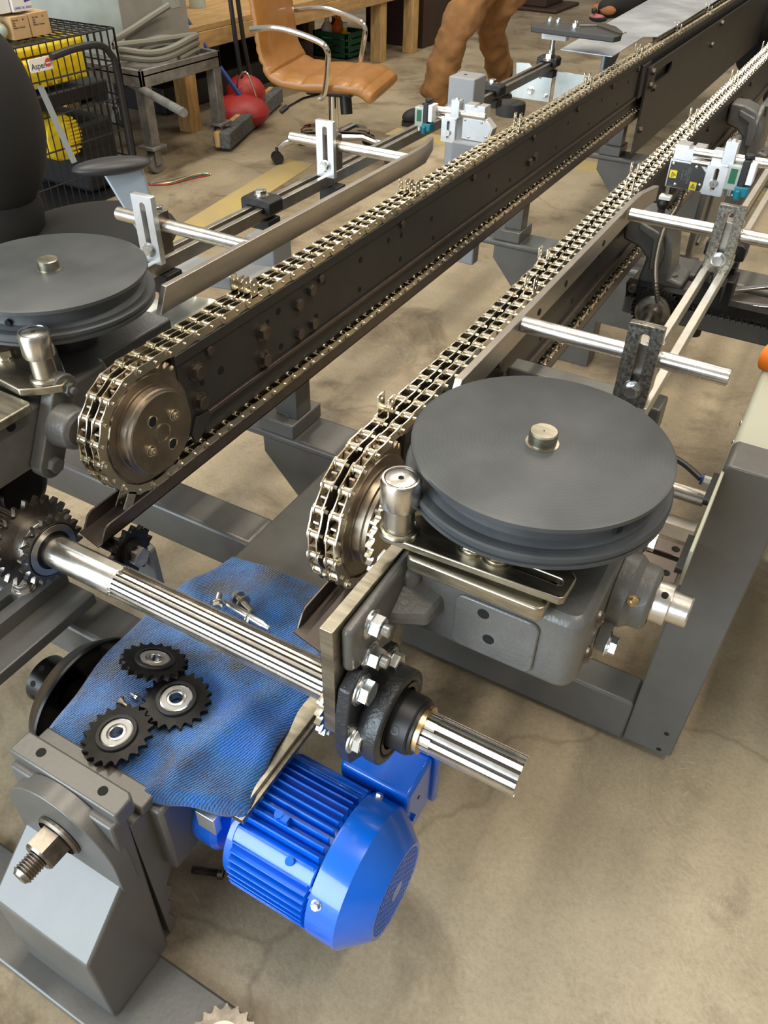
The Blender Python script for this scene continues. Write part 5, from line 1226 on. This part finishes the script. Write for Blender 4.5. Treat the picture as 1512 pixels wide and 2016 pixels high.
g = G(); g.prism('x', -3.40, -3.00, rrect(2.30, 2.72, .39, .50, .04)); t = g.build('yellow_tank', 'yellow', None, bevel=.02); tag(t, 'long yellow plastic tank in the upper part of the wire crate', 'tank')
g = G()
for i in range(7): g.box(-3.002, -2.992, 2.35+i*.055, 2.372+i*.055, .40, .49)
g.build('rib', 'yellow', t)
g = G(); g.box(-3.36, -3.02, 2.36, 2.76, .505, .545); g.build('cover', 'yellow', t, bevel=.015)
g = G(); g.box(-3.5, -2.98, 2.22, 2.80, .315, .375); tag(g.build('dark_toolbox', 'black', bevel=.01), 'flat black case between the yellow tank and the round yellow case', 'case')
g = G(); g.box(-3.4, -3.02, 2.62, 2.82, FZ+.02, .22); tag(g.build('black_toolbox', 'fabricblack', bevel=.02), 'black tool case low in the crate beside the round yellow case', 'case')
g = G(); sq = [(75, 170), (85, 168), (152, 318), (143, 322)]
fr_ = [Vector((-2.9300, 2.3841, 0.4242)), Vector((-2.9300, 2.4099, 0.4233)), Vector((-2.9300, 2.4945, 0.1099)), Vector((-2.9300, 2.4677, 0.1082))]
g.add(fr_+[p+Vector((-.008, 0, 0)) for p in fr_], [(0, 1, 2, 3), (7, 6, 5, 4), (0, 4, 5, 1), (1, 5, 6, 2), (2, 6, 7, 3), (3, 7, 4, 0)])
tag(g.build('pale_strip', 'chairgrey'), 'pale grey strip leaning diagonally against the wire crate front', 'strip')
lc = Vector((-2.900, 2.400, .503))
t = thing('sign_plate', lc, 'white label plate with a red round mark hung on the wire crate', 'sign')
G().prism('x', lc.x-.003, lc.x, rrect(lc.y-.058, lc.y+.058, lc.z-.024, lc.z+.024, .007)).build('plate', 'whitesheet', t, bevel=.001)
text('Aspen', .030, (lc.x+.0006, lc.y-.014, lc.z-.004), (PI/2, 0, PI/2), 'ink', t)
G().cyl((lc.x, lc.y+.034, lc.z+.002), (lc.x+.0008, lc.y+.034, lc.z+.002), .015, n=28).build('red_disc', 'redink', t)
G().box(lc.x+.0008, lc.x+.0014, lc.y+.022, lc.y+.048, lc.z-.002, lc.z+.003).build('white_bar', 'whitesheet', t)
g = G(); g.tube(smooth([(-2.88, 2.44, .525), (-2.88, 2.57, .536), (-2.88, 2.69, .530), (-2.88, 2.75, .49), (-2.88, 2.77, .40), (-2.88, 2.77, -.09)], 8), .014, 10); tag(g.build('black_tube_frame', 'black'), 'thick black bent tube standing in front of the wire crate', 'tube')
# cardboard boxes
def carton(x0, x1, y0, y1, z0, z1, label, mt='card'):
    t = thing('cardboard_box', ((x0+x1)/2, (y0+y1)/2, z0), label, 'box')
    G().box(x0, x1, y0, y1, z0, z1).build('carton', mt, t, bevel=.002); return t
b1 = carton(-3.17, -3.05, 2.517, 2.615, .566, .648, 'small brown carton on the wire crate, right one of two printed cartons')
b2 = carton(-3.17, -3.05, 2.424, 2.511, .566, .645, 'small brown carton on the wire crate, left one of two printed cartons')
for (bx_, yc0) in ((b1, 2.566), (b2, 2.467)):
    for i in range(4): text(('Part No', 'Qty', 'Size', 'Made in Taiwan')[i], .009, (-3.0495, yc0-.036, .632-i*.0085), (PI/2, 0, PI/2), 'ink', bx_, align='LEFT')
    G().cyl((-3.05, yc0+.018, .632), (-3.0492, yc0+.018, .632), .003).build('round_mark', 'ink', bx_)
b3 = carton(-3.36, -3.18, 2.20, 2.62, .566, .655, 'larger pale brown carton behind the two small printed cartons', 'cardtop')
t = carton(-3.19, -3.06, 2.460, 2.555, .656, .720, 'white box with blue printed letters on top of the cartons', 'whitesheet')
text('OMRE OIL SEALS', .0115, (-3.0595, 2.508, .668), (PI/2, 0, PI/2), 'blueink', t)
G().prism('x', -3.0598, -3.0590, [(2.52, .685), (2.555, .690), (2.555, .72), (2.545, .72), (2.543, .698), (2.52, .692)]).build('blue_band', 'blueink', t)
text('TC 38x50', .011, (-3.0595, 2.50, .700), (PI/2, 0, PI/2), 'greyink', t)
carton(-3.22, -3.07, 2.30, 2.455, .656, .78, 'large pale carton at the very top left corner', 'whitesheet')
g = G(); q_ = [Vector((-2.7177, 2.0000, 0.5530)), Vector((-2.5065, 2.0000, 0.6104)), Vector((-2.4715, 2.0000, 0.4803)), Vector((-2.5723, 2.0000, 0.4443)), Vector((-2.7499, 2.0000, 0.4817))]
g.add([p for p in q_]+[p+Vector((-.02, .006, 0)) for p in q_], [(0, 1, 2, 3, 4), (9, 8, 7, 6, 5)]+[(i, (i+1) % 5, 5+(i+1) % 5, 5+i) for i in range(5)]); tag(g.build('cardboard_flap', 'card'), 'tan cardboard sheet leaning on the crate behind the black chair back', 'cardboard')
carton(-2.66, -2.40, 1.62, 1.86, FZ, .16, 'brown carton on the floor behind the black chair')
g = G(); g.ball((-3.09, 2.385, .60), .038, (1, 1, .9), 14); tag(g.build('plastic_bag', 'clear'), 'crumpled clear plastic bag beside the small printed cartons', 'bag')
g = G(); g.box(-2.62, -2.50, 2.10, 2.16, FZ, FZ+.1); tag(g.build('orange_tag', 'orange', bevel=.004), 'orange strip on the floor below the black chair arm', 'tag')

# ================================================================ person walking past in brown work trousers
ps = thing('person', (-2.2, 4.8, FZ), 'person walking in brown canvas work trousers and black boots beyond the machine', 'person', local=True)
ps.location = (0, 0, 0)
an, kn, hn = Vector((-2.30, 4.66, .01)), Vector((-2.18, 4.66, .38)), Vector((-2.02, 4.98, .82))
af, kf, hf = Vector((-2.17, 5.42, .02)), Vector((-2.13, 5.05, .38)), Vector((-1.88, 5.06, .82))
pel = (hn+hf)/2+Vector((0, 0, .04)); ch = pel+Vector((-.03, -.06, .34)); nk = pel+Vector((-.05, -.09, .52)); hd = nk+Vector((-.02, -.03, .14))
wv_ = (hf-hn).normalized(); shn, shf = ch+Vector((0, 0, .10))-wv_*.19, ch+Vector((0, 0, .10))+wv_*.19
eln, elf = shn+Vector((.03, .08, -.28)), shf+Vector((-.05, -.08, -.28)); wn, wf = eln+Vector((-.06, -.12, -.22)), elf+Vector((-.10, -.16, -.18))
pts = [pel, hn, kn, an, hf, kf, af, ch, nk, hd, hd+Vector((0, 0, .09)), shn, eln, wn, shf, elf, wf]
ed = [(0, 1), (1, 2), (2, 3), (0, 4), (4, 5), (5, 6), (0, 7), (7, 8), (8, 9), (9, 10), (7, 11), (11, 12), (12, 13), (7, 14), (14, 15), (15, 16)]
rd = [.12, .085, .055, .038, .085, .055, .038, .13, .055, .085, .075, .06, .042, .03, .06, .042, .03]
b_i = len(pts)
for (w_, el) in ((wn, eln), (wf, elf)):
    d = (w_-el).normalized(); s_ = wv_; pi_ = pts.index(w_); pts.append(w_+d*.07); rd.append((.034, .018)); ed.append((pi_, len(pts)-1)); pm = len(pts)-1
    for k in range(4):
        b0 = pts[pm]+s_*(k-1.5)*.020; pts.append(b0+d*.03); rd.append(.0095); ed.append((pm, len(pts)-1)); pts.append(b0+d*(.06+.008*(1.5-abs(k-1.5)))+Vector((0, 0, -.012))); rd.append(.008); ed.append((len(pts)-2, len(pts)-1))
    pts.append(w_+d*.035+s_*.045); rd.append(.011); ed.append((pi_, len(pts)-1)); pts.append(w_+d*.075+s_*.058); rd.append(.009); ed.append((len(pts)-2, len(pts)-1))
M['skin'] = mat('skin', (.50, .28, .19), .55); M['shirt'] = mat('dark_work_shirt', (.06, .07, .09), .85)
chain_skin('body', pts, ed, rd, 'skin', ps, 2)
def legp(h, k, a, out):
    m1 = h.lerp(k, .5)+Vector((0, 0, 0)); m2 = k.lerp(a, .5)
    return [h, m1, k, m2, k.lerp(a, .82), a+Vector((0, 0, .015))]
Ln, Lf = legp(hn, kn, an, 0), legp(hf, kf, af, 0)
pp_ = [pel, pel+Vector((0, 0, .12))]+Ln+Lf
ee = [(0, 1), (0, 2), (2, 3), (3, 4), (4, 5), (5, 6), (6, 7), (0, 8), (8, 9), (9, 10), (10, 11), (11, 12), (12, 13)]
rr = [.15, .145, .115, .112, .098, .088, .092, .098, .115, .108, .092, .082, .086, .090]
chain_skin('trousers', pp_, ee, rr, 'pants', ps, 3, disp=.06)
g = [pel+Vector((0, 0, .10)), ch, ch+Vector((0, 0, .12)), shn, eln, wn.lerp(eln, .15), shf, elf, wf.lerp(elf, .15)]
chain_skin('jacket', g, [(0, 1), (1, 2), (2, 3), (3, 4), (4, 5), (2, 6), (6, 7), (7, 8)], [.15, .17, .11, .085, .062, .05, .085, .062, .05], 'pants', ps, 2, disp=.02)
g = G(); g.ball(hd+Vector((.01, .02, .06)), .098, (1, 1, .9), 20); o = g.build('cap', 'shirt', ps)
g = G(); hc = hd+Vector((-.035, -.085, .02)); g.ball(hc, .014, (1, 1.2, 1.4), 10); g.build('nose', 'skin', ps)
for s in (-1, 1): G().ball(hd+Vector((-.035, -.068, .045))+wv_*s*.032, .010).build('eye', 'whitesheet', ps)
def boot(a, d, name):
    d = Vector(d).normalized(); g = G(); n_ = Vector((-d.y, d.x, 0)); mm = Matrix((( d.x, n_.x, 0, a.x), (d.y, n_.y, 0, a.y), (0, 0, 1, FZ), (0, 0, 0, 1)))
    g.prism('z', 0, .022, [(-.085, -.035), (-.09, 0), (-.085, .035), (0, .036), (.10, .05), (.175, .042), (.20, 0), (.175, -.042), (.10, -.05), (0, -.036)]); b = len(g.v)
    g.ball((.105, 0, .045), 1, (.090, .048, .045), 18); g.ball((-.03, 0, .055), 1, (.058, .042, .055), 16); g.tube([(-.02, 0, .05), (-.03, 0, .17)], [.05, .052], 14); g.ball((.03, 0, .055), 1, (.08, .043, .055), 16)
    g.xf(mm); return g.build('boot', 'boot', ps)
boot(an, (-.50, -.86, 0), 'a'); boot(af, (-.30, -.95, 0), 'b')

# ================================================================ black and tan dog
dg = thing('dog', (-1.3, 5.3, FZ), 'black and tan dog with open mouth, head above the galvanised sheet', 'dog', local=True); dg.location = (0, 0, 0)
hd_ = Vector((-1.4677, 5.4212, 0.5000)); mz = Vector((-1.5445, 5.2514, 0.4700))
bx0 = hd_+Vector((.28, .28, -.10)); bx1 = hd_+Vector((.75, .80, -.12))
f1 = bx0+Vector((-.05, -.02, -.12)); f1b = Vector((f1.x-.01, f1.y, FZ+.03)); f2 = bx0+Vector((.10, .10, -.12)); f2b = Vector((f2.x, f2.y, FZ+.03))
r1_ = bx1+Vector((-.05, 0, -.10)); r1k = r1_+Vector((-.06, -.06, -.13)); r1h = r1_+Vector((.05, .06, -.24)); r1f = Vector((r1h.x-.02, r1h.y-.02, FZ+.03)); off = Vector((.12, -.10, 0))
pts = [bx0, bx1, hd_+Vector((.12, .12, .02)), hd_, mz, f1, Vector((f1.x, f1.y, .12)), f1b, f1b+Vector((-.05, -.05, 0)), f2, Vector((f2.x, f2.y, .12)), f2b, r1_, r1k, r1h, r1f, r1_+off, r1k+off, r1h+off, r1f+off, bx1+Vector((.20, .18, .05)), bx0.lerp(bx1, .6)+Vector((0, 0, -.02))]
ed = [(0, 21), (21, 1), (0, 2), (2, 3), (3, 4), (0, 5), (5, 6), (6, 7), (7, 8), (0, 9), (9, 10), (10, 11), (1, 12), (12, 13), (13, 14), (14, 15), (1, 16), (16, 17), (17, 18), (18, 19), (1, 20)]
rd = [.15, .12, .085, .085, .045, .07, .045, .032, .03, .07, .045, .032, .09, .06, .035, .03, .09, .06, .035, .03, .02, .125]
chain_skin('body', pts, ed, rd, 'dogblack', dg, 2)
d = (mz-hd_).normalized(); sd = Vector((-d.y, d.x, 0)).normalized()
g = G(); g.ball(mz+Vector((0, 0, -.035))+d*.0, 1, (.055, .04, .020), 14); g.build('lower_jaw', 'dogblack', dg)
g = G(); g.ball(mz+d*.015+Vector((0, 0, -.022)), 1, (.045, .032, .012), 14); g.build('tongue', 'pink', dg)
for s in (-1, 1):
    g = G(); g.ball(mz-d*.035+sd*s*.03+Vector((0, 0, .0)), 1, (.05, .025, .025), 12); g.build('tan_cheek', 'dogtan', dg)
    g = G(); g.ball(hd_+sd*s*.075+Vector((.03, .03, .05)), 1, (.04, .02, .05), 12); g.build('ear', 'dogblack', dg)
    G().ball(hd_+d*.062+sd*s*.035+Vector((0, 0, .035)), .011).build('eye', 'brass', dg)
G().ball(mz+d*.045+Vector((0, 0, .012)), .016).build('nose', 'black', dg)
